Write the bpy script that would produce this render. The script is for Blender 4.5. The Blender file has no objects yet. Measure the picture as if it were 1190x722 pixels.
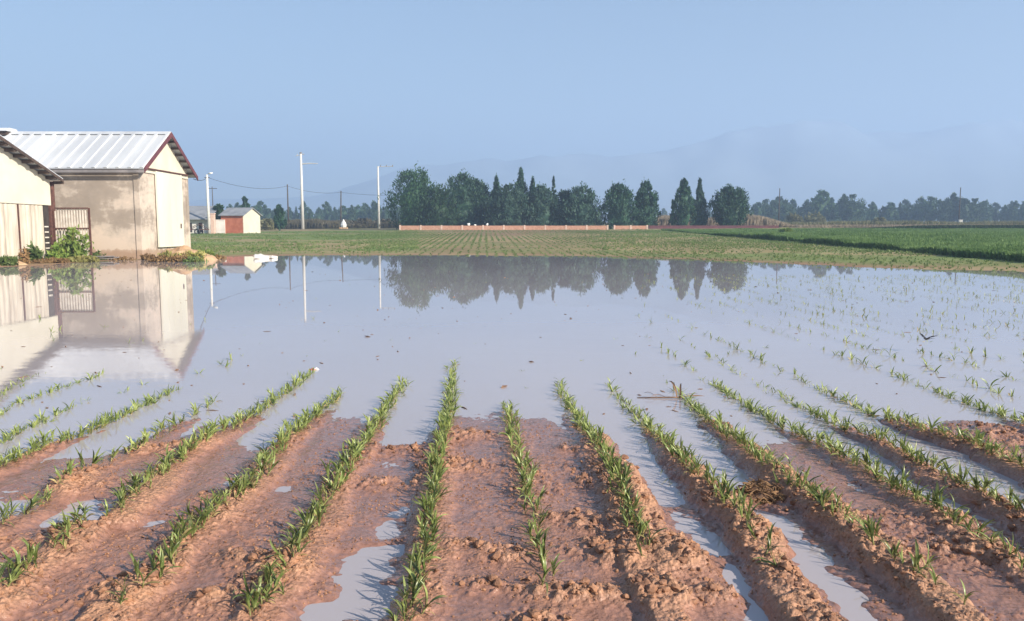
import bpy, bmesh, math, random
import numpy as np
from mathutils import Vector, Matrix

R = math.radians
random.seed(11)
RNG = np.random.default_rng(7)
SC = bpy.context.scene
COL = SC.collection

# ------------------------------------------------------------------ camera
CAM_H = 1.95
FPX = 900.0                      # focal length in photograph pixels (1190 wide)
PITCH = math.atan(93.0 / FPX)
CP, SP = math.cos(PITCH), math.sin(PITCH)


def ray(px, py):
    a, b = (px - 595.0) / FPX, (361.0 - py) / FPX
    return Vector((a, CP + b * SP, -SP + b * CP))


def on_plane(px, py, z=0.0):
    d = ray(px, py)
    t = (z - CAM_H) / d.z
    return Vector((d.x * t, d.y * t, z))


def at_depth(px, py, Y):
    d = ray(px, py)
    t = Y / d.y
    return Vector((d.x * t, Y, CAM_H + d.z * t))


# ------------------------------------------------------------------ noise (numpy)
def vnoise(x, y, seed=0):
    x = np.asarray(x, float); y = np.asarray(y, float)
    rs = np.random.RandomState(seed)
    T = rs.rand(256, 256)
    xi = np.floor(x).astype(int); yi = np.floor(y).astype(int)
    fx = x - xi; fy = y - yi
    fx = fx * fx * (3 - 2 * fx); fy = fy * fy * (3 - 2 * fy)
    x0 = xi & 255; x1 = (xi + 1) & 255; y0 = yi & 255; y1 = (yi + 1) & 255
    return (T[x0, y0] * (1 - fx) + T[x1, y0] * fx) * (1 - fy) + (T[x0, y1] * (1 - fx) + T[x1, y1] * fx) * fy


def fbm(x, y, seed=0, octaves=4, gain=0.5):
    s, a, n = 0.0, 1.0, 0.0
    for i in range(octaves):
        s = s + a * vnoise(x * 2 ** i + 17.3 * i, y * 2 ** i - 9.1 * i, seed + i)
        n += a; a *= gain
    return s / n


def cells(x, y, seed=0, exist=1.0):
    """rounded lumps on a jittered grid: dome height 0..1, zero between lumps"""
    rs = np.random.RandomState(seed)
    JX, JY, RR, EX = rs.rand(256, 256), rs.rand(256, 256), rs.rand(256, 256), rs.rand(256, 256)
    x = np.asarray(x, float); y = np.asarray(y, float)
    xi = np.floor(x).astype(int); yi = np.floor(y).astype(int)
    best = np.zeros_like(x)
    for dx in (-1, 0, 1):
        for dy in (-1, 0, 1):
            a, b = (xi + dx) & 255, (yi + dy) & 255
            px, py = x - (xi + dx + JX[a, b]), y - (yi + dy + JY[a, b])
            r = .28 + .5 * RR[a, b] ** 1.5
            c, s_ = np.cos(EX[a, b] * 40), np.sin(EX[a, b] * 40)
            q = ((px * c + py * s_) / r) ** 2 + ((-px * s_ + py * c) / (r * .68)) ** 2
            h = np.sqrt(np.clip(1 - q, 0, 1)) * r * 1.3
            best = np.maximum(best, np.where(EX[a, b] < exist, h, 0))
    return best


def sstep(a, b, x):
    t = np.clip((x - a) / (b - a), 0, 1)
    return t * t * (3 - 2 * t)


# ------------------------------------------------------------------ mesh helpers
def mesh_np(name, V, F, mat=None, smooth=False, attrs=None, uv=None):
    V = np.asarray(V, np.float32); F = np.asarray(F, np.int32)
    me = bpy.data.meshes.new(name)
    me.vertices.add(len(V)); me.vertices.foreach_set("co", V.ravel())
    k = F.shape[1]
    me.loops.add(F.size); me.loops.foreach_set("vertex_index", F.ravel())
    me.polygons.add(len(F)); me.polygons.foreach_set("loop_start", np.arange(0, F.size, k, dtype=np.int32))
    me.polygons.foreach_set("use_smooth", np.full(len(F), smooth))
    me.update(calc_edges=True)
    for an, av in (attrs or {}).items():
        a = me.attributes.new(an, 'FLOAT', 'POINT')
        a.data.foreach_set("value", np.asarray(av, np.float32).ravel())
    if mat: me.materials.append(mat)
    return me


def link(name, me, parent=None, loc=None):
    o = bpy.data.objects.new(name, me); COL.objects.link(o)
    if parent: o.parent = parent
    if loc is not None: o.location = loc
    return o


def tag(o, label=None, cat=None, group=None, kind=None):
    if label: o['label'] = label
    if cat: o['category'] = cat
    if group: o['group'] = group
    if kind: o['kind'] = kind
    return o


def thing(name, label, cat, loc=(0, 0, 0), rotz=0.0, group=None):
    o = bpy.data.objects.new(name, None); COL.objects.link(o)
    o.empty_display_size = 0.2
    o.location = loc; o.rotation_euler = (0, 0, rotz)
    return tag(o, label, cat, group)


class MB:
    def __init__(self): self.v = []; self.f = []

    def add(self, vs, fs):
        n = len(self.v); self.v += [tuple(v) for v in vs]; self.f += [tuple(i + n for i in f) for f in fs]
        return self

    def box(self, c, s, M=None):
        vs = []
        for dx in (-.5, .5):
            for dy in (-.5, .5):
                for dz in (-.5, .5):
                    p = Vector((dx * s[0], dy * s[1], dz * s[2]))
                    if M is not None: p = M @ p
                    vs.append(p + Vector(c))
        return self.add(vs, [(0, 1, 3, 2), (4, 6, 7, 5), (0, 4, 5, 1), (2, 3, 7, 6), (0, 2, 6, 4), (1, 5, 7, 3)])

    def span(self, lo, hi):
        return self.box([(a + b) / 2 for a, b in zip(lo, hi)], [b - a for a, b in zip(lo, hi)])

    def tube(self, pts, rads, n=8, caps=True):
        pts = [Vector(p) for p in pts]
        base = len(self.v); rings = []
        for i, p in enumerate(pts):
            d = (pts[min(i + 1, len(pts) - 1)] - pts[max(i - 1, 0)]).normalized()
            a = d.cross(Vector((0, 0, 1)))
            if a.length < 1e-3: a = d.cross(Vector((0, 1, 0)))
            a.normalize(); b = d.cross(a)
            r = rads[i] if hasattr(rads, '__len__') else rads
            rings.append([p + (a * math.cos(t) + b * math.sin(t)) * r for t in [2 * math.pi * j / n for j in range(n)]])
        vs = [q for r in rings for q in r]; fs = []
        for i in range(len(pts) - 1):
            for j in range(n):
                fs.append((i * n + j, i * n + (j + 1) % n, (i + 1) * n + (j + 1) % n, (i + 1) * n + j))
        if caps:
            fs.append(tuple(range(n - 1, -1, -1))); fs.append(tuple((len(pts) - 1) * n + j for j in range(n)))
        return self.add(vs, fs)

    def prism(self, poly, axis, a, b):
        """poly: 2-D points; axis 'x' -> (y,z) polygon extruded from x=a to x=b; 'y' -> (x,z)."""
        def P(p, t): return (t, p[0], p[1]) if axis == 'x' else (p[0], t, p[1])
        n = len(poly)
        vs = [P(p, a) for p in poly] + [P(p, b) for p in poly]
        fs = [tuple(range(n)), tuple(range(2 * n - 1, n - 1, -1))]
        fs += [(i, i + n, (i + 1) % n + n, (i + 1) % n) for i in range(n)]
        return self.add(vs, fs)

    def mesh(self, name, mat, smooth=False, bevel=0.0):
        me = bpy.data.meshes.new(name); me.from_pydata(self.v, [], self.f)
        bm = bmesh.new(); bm.from_mesh(me)
        bmesh.ops.recalc_face_normals(bm, faces=bm.faces)
        if bevel:
            bmesh.ops.bevel(bm, geom=list(bm.edges), offset=bevel, segments=1, affect='EDGES', clamp_overlap=True)
        bm.to_mesh(me); bm.free()
        if smooth: me.polygons.foreach_set("use_smooth", [True] * len(me.polygons))
        if mat: me.materials.append(mat)
        me.update()
        return me

    def build(self, name, mat, parent=None, loc=None, smooth=False, bevel=0.0):
        return link(name, self.mesh(name, mat, smooth, bevel), parent, loc)


# ------------------------------------------------------------------ materials
def new_mat(name):
    m = bpy.data.materials.new(name); m.use_nodes = True
    nt = m.node_tree; b = nt.nodes["Principled BSDF"]
    return m, nt, nt.nodes, nt.links, b


def ramp(nodes, stops, interp='LINEAR'):
    n = nodes.new("ShaderNodeValToRGB"); cr = n.color_ramp; cr.interpolation = interp
    while len(cr.elements) < len(stops): cr.elements.new(0.5)
    for e, (p, c) in zip(cr.elements, stops):
        e.position = p; e.color = (*c, 1) if len(c) == 3 else c
    return n


def noise_node(nodes, links, scale, detail=4, rough=.55, coord='Object', vec_scale=None):
    tc = nodes.new("ShaderNodeTexCoord"); out = tc.outputs[coord]
    if vec_scale:
        mp = nodes.new("ShaderNodeMapping"); mp.inputs['Scale'].default_value = vec_scale
        links.new(out, mp.inputs['Vector']); out = mp.outputs['Vector']
    n = nodes.new("ShaderNodeTexNoise"); n.inputs['Scale'].default_value = scale
    n.inputs['Detail'].default_value = detail; n.inputs['Roughness'].default_value = rough
    links.new(out, n.inputs['Vector'])
    return n


def mat_noise(name, c1, c2, scale=3, rough=.8, detail=5, bump=0.0, spec=.3, lo=.35, hi=.65, vec_scale=None, metal=0.0, bscale=None):
    m, nt, N, L, b = new_mat(name)
    n = noise_node(N, L, scale, detail, vec_scale=vec_scale)
    r = ramp(N, [(lo, c1), (hi, c2)])
    L.new(n.outputs['Fac'], r.inputs['Fac']); L.new(r.outputs['Color'], b.inputs['Base Color'])
    b.inputs['Roughness'].default_value = rough; b.inputs['Specular IOR Level'].default_value = spec
    b.inputs['Metallic'].default_value = metal
    if bump:
        n2 = noise_node(N, L, bscale or scale * 4, 5)
        bp = N.new("ShaderNodeBump"); bp.inputs['Strength'].default_value = .6; bp.inputs['Distance'].default_value = bump
        L.new(n2.outputs['Fac'], bp.inputs['Height']); L.new(bp.outputs['Normal'], b.inputs['Normal'])
    return m


def mat_foliage(name, dark, light, scale=1.5, trans=.25, rough=.6, rnd=0.25):
    m, nt, N, L, b = new_mat(name)
    n = noise_node(N, L, scale, 3)
    r = ramp(N, [(.3, dark), (.7, light)])
    L.new(n.outputs['Fac'], r.inputs['Fac'])
    oi = N.new("ShaderNodeObjectInfo")
    mr = N.new("ShaderNodeMapRange"); mr.inputs['To Min'].default_value = 1 - rnd; mr.inputs['To Max'].default_value = 1 + rnd
    L.new(oi.outputs['Random'], mr.inputs['Value'])
    hs = N.new("ShaderNodeHueSaturation"); L.new(mr.outputs['Result'], hs.inputs['Value']); L.new(r.outputs['Color'], hs.inputs['Color'])
    L.new(hs.outputs['Color'], b.inputs['Base Color'])
    b.inputs['Roughness'].default_value = rough; b.inputs['Specular IOR Level'].default_value = .3
    t = N.new("ShaderNodeBsdfTranslucent"); L.new(hs.outputs['Color'], t.inputs['Color'])
    mx = N.new("ShaderNodeMixShader"); mx.inputs['Fac'].default_value = trans
    L.new(b.outputs['BSDF'], mx.inputs[1]); L.new(t.outputs['BSDF'], mx.inputs[2])
    L.new(mx.outputs['Shader'], N['Material Output'].inputs['Surface'])
    return m


M = {}
M['cream'] = mat_noise('cream_paint', (.57, .535, .43), (.65, .615, .51), .6, .75, bump=.004, bscale=9)
M['door_white'] = mat_noise('white_door_paint', (.57, .55, .46), (.65, .63, .54), .5, .6, vec_scale=(1, 1, .25))
M['sheet'] = mat_noise('pale_sheet', (.44, .38, .31), (.66, .60, .50), 1.1, .6, vec_scale=(2.5, 2.5, .35))
M['roof_white'] = mat_noise('white_roof_sheet', (.40, .42, .45), (.56, .58, .60), .35, .5, vec_scale=(1, .3, .3), spec=.4)
M['purple'] = mat_noise('oxide_trim', (.10, .035, .045), (.15, .055, .06), 2, .6)
M['dark_wood'] = mat_noise('dark_timber', (.05, .035, .03), (.10, .07, .055), 3, .8)
M['rust'] = mat_noise('rusty_steel', (.06, .028, .024), (.13, .06, .045), 6, .8, bump=.003)
M['bar_pale'] = mat_noise('pale_bars', (.52, .47, .42), (.68, .64, .58), 3, .6)
M['gutter'] = mat_noise('gutter_grey', (.16, .15, .15), (.24, .22, .22), 2, .6)
M['concrete'] = mat_noise('pole_concrete', (.58, .57, .54), (.70, .69, .66), 3, .8)
M['pole_wood'] = mat_noise('pole_timber', (.06, .05, .045), (.11, .09, .075), 4, .85)
M['steel'] = mat_noise('galvanised', (.42, .43, .44), (.55, .56, .57), 5, .45)
M['black'] = mat_noise('black_cable', (.02, .02, .02), (.04, .04, .04), 5, .7)
M['red_wall'] = mat_noise('red_wall', (.40, .125, .065), (.50, .175, .10), 1.2, .8)
M['grey_roof'] = mat_noise('grey_roof', (.20, .21, .23), (.28, .29, .31), .8, .75)
M['white_wall'] = mat_noise('white_wall', (.58, .56, .52), (.72, .70, .66), .8, .8)
M['brick'] = mat_noise('low_brick', (.42, .21, .14), (.54, .31, .22), 3, .85)
M['brick_post'] = mat_noise('pale_post', (.58, .40, .32), (.68, .52, .44), 3, .85)
M['white_sack'] = mat_noise('white_sack', (.70, .70, .68), (.80, .80, .78), 3, .7)
M['earth'] = mat_noise('tan_earth', (.36, .22, .12), (.50, .34, .20), 1.6, .9, bump=.03)
M['slab'] = mat_noise('pale_slab', (.55, .52, .48), (.72, .70, .66), 1.5, .8)
M['opening'] = mat_noise('dim_interior', (.03, .025, .02), (.06, .05, .045), 2, .9)
M['cypress'] = mat_foliage('cypress_green', (.009, .040, .024), (.046, .108, .056), .9, .12)
M['cypress_blue'] = mat_foliage('cypress_bluegreen', (.016, .054, .038), (.070, .132, .086), .8, .12)
M['broad'] = mat_foliage('tree_green', (.012, .048, .020), (.052, .118, .046), .6, .12)
M['far_green'] = mat_foliage('far_tree_green', (.022, .062, .030), (.070, .130, .058), .4, .18)
M['bark'] = mat_noise('bark', (.05, .035, .025), (.09, .065, .045), 4, .9)
M['weed'] = mat_foliage('weed_green', (.14, .23, .045), (.33, .42, .10), 1.5, .35)
M['weed_yellow'] = mat_foliage('weed_yellow', (.22, .23, .06), (.38, .35, .12), 1.5, .3)
M['weed_dark'] = mat_foliage('weed_dark', (.06, .10, .028), (.13, .18, .05), 1.5, .3)
M['weed_brown'] = mat_foliage('dry_weed', (.16, .09, .04), (.28, .18, .08), 1.5, .2)
M['reed'] = mat_foliage('dry_reed', (.30, .24, .17), (.44, .36, .26), .35, .2)
M['scrub'] = mat_foliage('scrub', (.07, .065, .045), (.15, .13, .08), .25, .15)
M['bush'] = mat_foliage('pale_bush', (.15, .155, .075), (.24, .23, .12), .6, .2)
M['crop'] = mat_foliage('crop_green', (.105, .19, .055), (.21, .31, .11), .22, .4)
M['crop_dark'] = mat_foliage('hedge_green', (.028, .05, .02), (.05, .085, .03), .3, .2)
M['far_rows'] = mat_foliage('row_green', (.12, .20, .06), (.23, .30, .11), .12, .35)
M['grass'] = mat_foliage('bank_grass', (.13, .21, .06), (.27, .33, .125), .2, .35)
M['leaf'] = mat_foliage('maize_leaf', (.075, .115, .030), (.29, .325, .115), 11, .28, .30, .42)
M['leaf_old'] = mat_foliage('maize_old_leaf', (.22, .185, .07), (.42, .33, .16), 11, .3, .55, .3)
M['stalk'] = mat_foliage('maize_stalk', (.19, .20, .07), (.30, .28, .13), 12, .15, .5, .2)
M['straw'] = mat_noise('straw', (.10, .055, .03), (.34, .20, .10), 9, .85)
M['dead_leaf'] = mat_noise('dead_leaf', (.12, .07, .045), (.28, .17, .11), 6, .8)
M['bird'] = mat_noise('bird_feather', (.012, .012, .014), (.03, .03, .035), 40, .6)
M['litter_white'] = mat_noise('litter_white', (.68, .62, .60), (.80, .78, .76), 12, .5)
M['litter_red'] = mat_noise('litter_red', (.45, .10, .08), (.60, .22, .18), 12, .5)


def stained_plaster():
    m, nt, N, L, b = new_mat('stained_plaster')
    n1 = noise_node(N, L, .26, 8, .66, vec_scale=(1, 1, 1.4))
    n2 = noise_node(N, L, 1.6, 6, .6)
    a = N.new("ShaderNodeMath"); a.operation = 'MULTIPLY_ADD'; a.inputs[1].default_value = .22
    L.new(n2.outputs['Fac'], a.inputs[0]); L.new(n1.outputs['Fac'], a.inputs[2])
    # the weathered patch lies in the middle of the wall's height, damp mark low down
    tc = N.new("ShaderNodeTexCoord"); sx = N.new("ShaderNodeSeparateXYZ"); L.new(tc.outputs['Object'], sx.inputs['Vector'])
    hr = ramp(N, [(0.0, (.0,) * 3), (.22, (.03,) * 3), (.40, (.15,) * 3), (.88, (.13,) * 3), (1.0, (.0,) * 3)])
    dv = N.new("ShaderNodeMath"); dv.operation = 'DIVIDE'; dv.inputs[1].default_value = 6.8
    L.new(sx.outputs['Z'], dv.inputs[0]); L.new(dv.outputs[0], hr.inputs['Fac'])
    s = N.new("ShaderNodeMath"); s.operation = 'ADD'; L.new(a.outputs[0], s.inputs[0]); L.new(hr.outputs['Color'], s.inputs[1])
    r = ramp(N, [(.60, (.57, .475, .395)), (.68, (.48, .41, .345)), (.745, (.32, .27, .225)), (.90, (.26, .22, .185))])
    L.new(s.outputs[0], r.inputs['Fac'])
    # tide mark: a ragged darker, muddier band at the wall foot
    tz = N.new("ShaderNodeMath"); tz.operation = 'MULTIPLY_ADD'; tz.inputs[1].default_value = -.9; L.new(n2.outputs['Fac'], tz.inputs[0]); L.new(sx.outputs['Z'], tz.inputs[2])
    tr = ramp(N, [(.0, (.62, .52, .45)), (.16, (.72, .64, .58)), (.24, (.97, .96, .95)), (1, (1, 1, 1))]); L.new(tz.outputs[0], tr.inputs['Fac'])
    tm = N.new("ShaderNodeMix"); tm.data_type = 'RGBA'; tm.blend_type = 'MULTIPLY'; tm.inputs['Factor'].default_value = 1
    L.new(r.outputs['Color'], tm.inputs['A']); L.new(tr.outputs['Color'], tm.inputs['B']); L.new(tm.outputs['Result'], b.inputs['Base Color'])
    b.inputs['Roughness'].default_value = .9; b.inputs['Specular IOR Level'].default_value = .15
    bp = N.new("ShaderNodeBump"); bp.inputs['Distance'].default_value = .01; L.new(n2.outputs['Fac'], bp.inputs['Height'])
    L.new(bp.outputs['Normal'], b.inputs['Normal'])
    return m


M['plaster'] = stained_plaster()

# ------------------------------------------------------------------ terrain (far side)
SH_PX = [(-60, 314), (0, 311), (40, 310), (70, 307), (110, 304), (165, 302.5), (205, 305), (235, 303), (262, 299), (300, 297.5), (460, 296.5), (600, 297), (700, 298.5), (800, 302),
         (900, 306.5), (1000, 310.5), (1100, 313), (1190, 316), (1260, 318)]
SH_S, SH_Y = [], []
for px_, py_ in SH_PX:
    p_ = on_plane(px_, py_, 0.0); SH_S.append(p_.x / p_.y); SH_Y.append(p_.y)
Z170_S = [-.75, -.45, -.25, -.1, .1, .3, .7]
Z170_V = [1.5, 1.6, 1.85, 2.15, 2.2, 2.45, 2.5]


def ground_z(X, Y):
    X = np.asarray(X, float); Y = np.asarray(Y, float)
    s = np.clip(X / np.maximum(Y, 6.0), -.9, .9)
    ysh = np.interp(s, SH_S, SH_Y) + 1.6 * (fbm(X * .22, Y * .22, 5) - .5) * 2 + .9 * (fbm(X * .8, Y * .8, 8) - .5) * 2
    z170 = np.interp(s, Z170_S, Z170_V)
    t = (Y - ysh)
    z = np.where(t > 0, t * z170 / np.maximum(170 - ysh, 20), t * .03)
    z = np.minimum(z, z170)
    z2 = z170 + (Y - 170) / 330.0 * (6.95 - z170)
    z = np.where(Y > 170, z2, z)
    z = np.where(Y > 500, 6.95 + (Y - 500) * .0105, z)
    z = np.maximum(z, -.40)
    on = sstep(0.02, .4, z)
    z = z + on * (.10 * (fbm(X * .35, Y * .35, 21) - .5) + .05 * (fbm(X * 1.7, Y * 1.7, 33) - .5))
    return z


def gz(x, y): return float(ground_z(np.array([x]), np.array([y]))[0])


def place(px, Y, dz=0.0):
    p = at_depth(px, 268, Y)
    return Vector((p.x, Y, gz(p.x, Y) + dz))


def top_z(px, py, Y): return at_depth(px, py, Y).z


def grid_faces(nx, ny):
    i = np.arange(nx - 1)[None, :] + np.arange(ny - 1)[:, None] * nx
    i = i.ravel()
    return np.stack([i, i + 1, i + 1 + nx, i + nx], 1)


def build_ground():
    xs = np.concatenate([-np.geomspace(4200, 72, 50)[:-1], np.arange(-72, 100, .8), np.geomspace(100, 4200, 50)])
    ys = np.concatenate([np.linspace(-120, 20, 20)[:-1], np.arange(20, 76, .4), np.geomspace(76, 200, 120), np.geomspace(205, 4100, 70)])
    X, Y = np.meshgrid(xs, ys); Xf, Yf = X.ravel(), Y.ravel()
    Z = ground_z(Xf, Yf)
    # soil / grass cover of the field beyond the water
    s = Xf / np.maximum(Yf, 6)
    c = fbm(Xf * .12, Yf * .06, 3, 4)
    grass = .35 + .9 * (c - .5)
    grass += .85 * sstep(-.07, -.20, s) + .50 * sstep(.06, .18, s)
    grass = grass * sstep(.0, .10, Z)
    grass = np.where(Yf > 172, .55 + 1.2 * (c - .5), grass)
    dry = sstep(.45, .62, fbm(Xf * .05, Yf * .09, 44, 4)) * .8
    dry = np.where((Yf > 172) & (Xf > 60), .8, dry)
    me = mesh_np('ground', np.stack([Xf, Yf, Z], 1), grid_faces(len(xs), len(ys)), None, True,
                 {'grass': np.clip(grass, 0, 1), 'dry': np.clip(dry, 0, 1)})
    m, nt, N, L, b = new_mat('field_soil')
    ag = N.new("ShaderNodeAttribute"); ag.attribute_name = 'grass'
    ad = N.new("ShaderNodeAttribute"); ad.attribute_name = 'dry'
    n1 = noise_node(N, L, .9, 8, .65); n2 = noise_node(N, L, .22, 6, .6)
    soil = ramp(N, [(.3, (.20, .118, .078)), (.7, (.33, .21, .14))]); L.new(n1.outputs['Fac'], soil.inputs['Fac'])
    gr = ramp(N, [(.3, (.11, .165, .05)), (.55, (.165, .22, .07)), (.75, (.235, .25, .105))]); L.new(n1.outputs['Fac'], gr.inputs['Fac'])
    dr = ramp(N, [(.3, (.24, .18, .09)), (.7, (.38, .30, .17))]); L.new(n2.outputs['Fac'], dr.inputs['Fac'])
    f = N.new("ShaderNodeMath"); f.operation = 'MULTIPLY_ADD'; f.inputs[1].default_value = 1.2; f.inputs[2].default_value = -.6
    L.new(n1.outputs['Fac'], f.inputs[0])
    f2 = N.new("ShaderNodeMath"); f2.operation = 'ADD'; f2.use_clamp = True; L.new(f.outputs[0], f2.inputs[0]); L.new(ag.outputs['Fac'], f2.inputs[1])
    mx = N.new("ShaderNodeMix"); mx.data_type = 'RGBA'
    L.new(f2.outputs[0], mx.inputs['Factor']); L.new(soil.outputs['Color'], mx.inputs['A']); L.new(gr.outputs['Color'], mx.inputs['B'])
    mx2 = N.new("ShaderNodeMix"); mx2.data_type = 'RGBA'
    L.new(ad.outputs['Fac'], mx2.inputs['Factor']); L.new(mx.outputs['Result'], mx2.inputs['A']); L.new(dr.outputs['Color'], mx2.inputs['B'])
    L.new(mx2.outputs['Result'], b.inputs['Base Color'])
    b.inputs['Roughness'].default_value = .95; b.inputs['Specular IOR Level'].default_value = .1
    bp = N.new("ShaderNodeBump"); bp.inputs['Distance'].default_value = .08; L.new(n1.outputs['Fac'], bp.inputs['Height']); L.new(bp.outputs['Normal'], b.inputs['Normal'])
    me.materials.append(m)
    tag(link('ground', me), kind='structure')


build_ground()

# ------------------------------------------------------------------ maize rows of the near field
# (px, py, density) along each row, from the near end outwards; index = order from left to right
ROWS_PX = {
    -8: [(-30, 478, .5), (25, 443, .5), (50, 428, .1)],
    -7: [(-80, 512, .5), (0, 478, .7), (21, 466, .8), (50, 457, .6), (100, 439, .7), (125, 430, .2)],
    -6: [(-60, 545, .8), (0, 512, 1.1), (54, 483, 1.0), (84, 472, .3), (117, 460, .2), (165, 445, .05), (247, 426, .2)],
    -5: [(-60, 575, 1.0), (0, 545, 1.1), (50, 520, 1.2), (105, 500, 1.1), (138, 483, 1.0), (197, 453, .8), (215, 445, .1)],
    -4: [(-70, 640, .8), (5, 610, .8), (36, 595, .8), (75, 566, .5), (96, 552, .3), (155, 525, .7), (188, 504, .5), (251, 464, .3)],
    -3: [(5, 700, .9), (15, 690, .9), (38, 663, .8), (55, 655, .2), (66, 650, 1.0), (100, 612, .9), (118, 612, .2), (135, 605, .8), (150, 587, 1.1), (197, 550, 1.3), (251, 508, 1.3), (293, 483, 1.2), (350, 440, 1.0), (362, 430, .6)],
    -2: [(140, 714, .5), (155, 700, .8), (180, 680, .8), (215, 630, 1.3), (250, 603, 1.3), (285, 575, 1.3), (330, 520, 1.3), (370, 480, 1.2), (392, 460, .8), (400, 453, .3)],
    -1: [(292, 722, 1.2), (300, 712, 1.3), (340, 650, 1.1), (378, 590, 1.1), (415, 530, 1.3), (445, 480, 1.2), (465, 450, .9), (472, 437, .4)],
    0: [(470, 735, 1.2), (475, 712, 1.2), (495, 640, 1.3), (510, 540, 1.4), (522, 470, 1.4), (527, 432, 1.0), (529, 420, .3)],
    1: [(640, 690, .05), (635, 668, .5), (622, 610, .7), (608, 550, .75), (594, 490, .7), (589, 475, .5), (586, 460, .08)],
    2: [(765, 690, .0), (744, 642, .9), (715, 560, 1.2), (685, 505, 1.2), (657, 462, 1.0), (646, 440, .35)],
    3: [(1000, 765, .05), (912, 690, .15), (880, 640, .5), (862, 610, .9), (840, 590, 1.1), (770, 515, 1.2), (725, 465, 1.0), (706, 443, .4)],
    4: [(1120, 735, .0), (1052, 672, .8), (1030, 660, .3), (1000, 632, .7), (965, 605, .9), (915, 567, 1.0), (870, 530, 1.2), (815, 480, 1.2), (785, 450, .5)],
    5: [(1225, 690, .6), (1165, 650, .5), (1140, 635, .4), (1100, 608, 1.0), (1040, 570, 1.3), (960, 520, 1.2), (900, 488, 1.1), (845, 455, .9), (820, 437, .35)],
    6: [(1260, 655, 1.0), (1190, 606, 1.1), (1150, 585, 1.0), (1066, 543, .8), (1024, 516, .9), (963, 489, .8), (915, 462, .6), (870, 437, .2)],
    7: [(1270, 592, 1.0), (1190, 550, 1.0), (1125, 520, 1.0), (1074, 504, .9), (1012, 478, .8), (957, 453, .6), (925, 436, .3)],
    8: [(1290, 535, 1.1), (1190, 489, 1.3), (1145, 474, 1.1), (1108, 460, .7), (1062, 443, .35), (1030, 430, .25)],
}
for k in ROWS_PX:                                                     # order every row near -> far
    ROWS_PX[k] = sorted(ROWS_PX[k], key=lambda q: -q[1])
ROWS = {}                                                             # k -> (Y array ascending, X array, density)
for k, pts in ROWS_PX.items():
    P = [on_plane(a, b, .03) for a, b, d in pts]
    Ys = np.array([p.y for p in P]); Xs = np.array([p.x for p in P]); Ds = np.array([d for a, b, d in pts])
    ROWS[k] = (Ys, Xs, Ds)
DIR = -30.0 / 900.0


def row_x(k, Y):
    Y = np.asarray(Y, float)
    if k in ROWS:
        Ys, Xs, _ = ROWS[k]
        x = np.interp(Y, Ys, Xs)
        x = np.where(Y > Ys[-1], Xs[-1] + (Y - Ys[-1]) * DIR, x)
        return np.where(Y < Ys[0], Xs[0] + (Y - Ys[0]) * DIR, x)
    if k > 8: return row_x(8, Y) + (k - 8) * .74
    return row_x(-8, Y) + (k + 8) * .74


KS = list(range(-14, 19))
# furrow between row k and k+1: distance at which it dips under the water, key = k
FDRY = {-8: 3.0, -7: 3.0, -6: 5.6, -5: 6.3, -4: 7.15, -3: 6.75, -2: 7.6, -1: 6.2, 0: 7.85, 1: 7.75, 2: 5.3, 3: 4.9, 4: 7.0, 5: 4.7, 6: 4.6, 7: 7.3, 8: 4.5}
RIDGE = {-8: .02, -7: .02, -6: .03, -5: .035, -4: .03, -3: .06, -2: .05, -1: .035, 0: .03, 1: .012, 2: .05, 3: .088, 4: .092, 5: .045, 6: .090, 7: .090, 8: .05}


def to_world(lst): return [(on_plane(a, b, .03), r, h) for a, b, r, h in lst]


MOUNDS = to_world([(35, 630, .30, .035), (95, 560, .30, .05), (70, 572, .25, .04), (250, 575, .2, .04), (560, 640, .16, .04), (535, 632, .10, .035), (590, 648, .14, .035),
                   (620, 690, .14, .035), (560, 680, .16, .025), (680, 690, .18, .05), (740, 695, .20, .05), (660, 600, .16, .03),
                   (690, 610, .22, .06), (700, 640, .24, .06), (715, 655, .16, .05), (675, 560, .16, .04), (665, 520, .2, .035), (305, 660, .22, .06), (270, 650, .16, .05),
                   (330, 668, .2, .04), (140, 690, .18, .05), (800, 655, .18, .07), (820, 690, .16, .07), (790, 640, .14, .05), (905, 560, .2, .05),
                   (880, 585, .25, .04), (1110, 640, .25, .035), (540, 505, .35, .05), (535, 540, .25, .03), (470, 520, .25, .04), (440, 560, .25, .04), (245, 700, .2, .05),
                   (620, 725, .2, .02), (500, 560, .2, .02), (1165, 500, .8, .05), (210, 520, .35, .05), (200, 610, .2, .03), (1075, 600, .3, .04),
                   # hollows that hold puddles
                   (60, 590, .34, -.05), (10, 585, .3, -.04), (120, 596, .22, -.04), (180, 606, .2, -.035), (330, 560, .16, -.03), (420, 655, .20, -.045), (400, 705, .22, -.05),
                   (440, 700, .12, -.04), (365, 705, .10, -.03), (465, 590, .10, -.03), (450, 610, .14, -.03), (800, 605, .12, -.035), (850, 660, .12, -.035), (890, 700, .12, -.03),
                   (825, 632, .13, -.04), (868, 680, .13, -.04), (775, 575, .12, -.03), (930, 635, .14, -.04), (885, 590, .14, -.03), (970, 675, .13, -.035), (1005, 712, .14, -.035), (890, 715, .12, -.03), (452, 640, .14, -.04), (430, 680, .16, -.04), (270, 560, .14, -.025), (240, 590, .12, -.025),
                   (1080, 600, .16, -.03), (1130, 625, .16, -.03), (905, 610, .14, -.035), (950, 660, .16, -.035), (985, 690, .14, -.03), (560, 575, .2, -.012), (660, 560, .12, -.02), (1000, 560, .2, -.02), (1090, 680, .2, -.02)])
# the lit edge ridge right of row 2 and its like
EDGE = [(on_plane(a, b, .03)) for a, b in [(700, 510), (720, 540), (745, 590), (775, 640), (812, 680)]]
EDGE.sort(key=lambda p: p.y)


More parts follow.
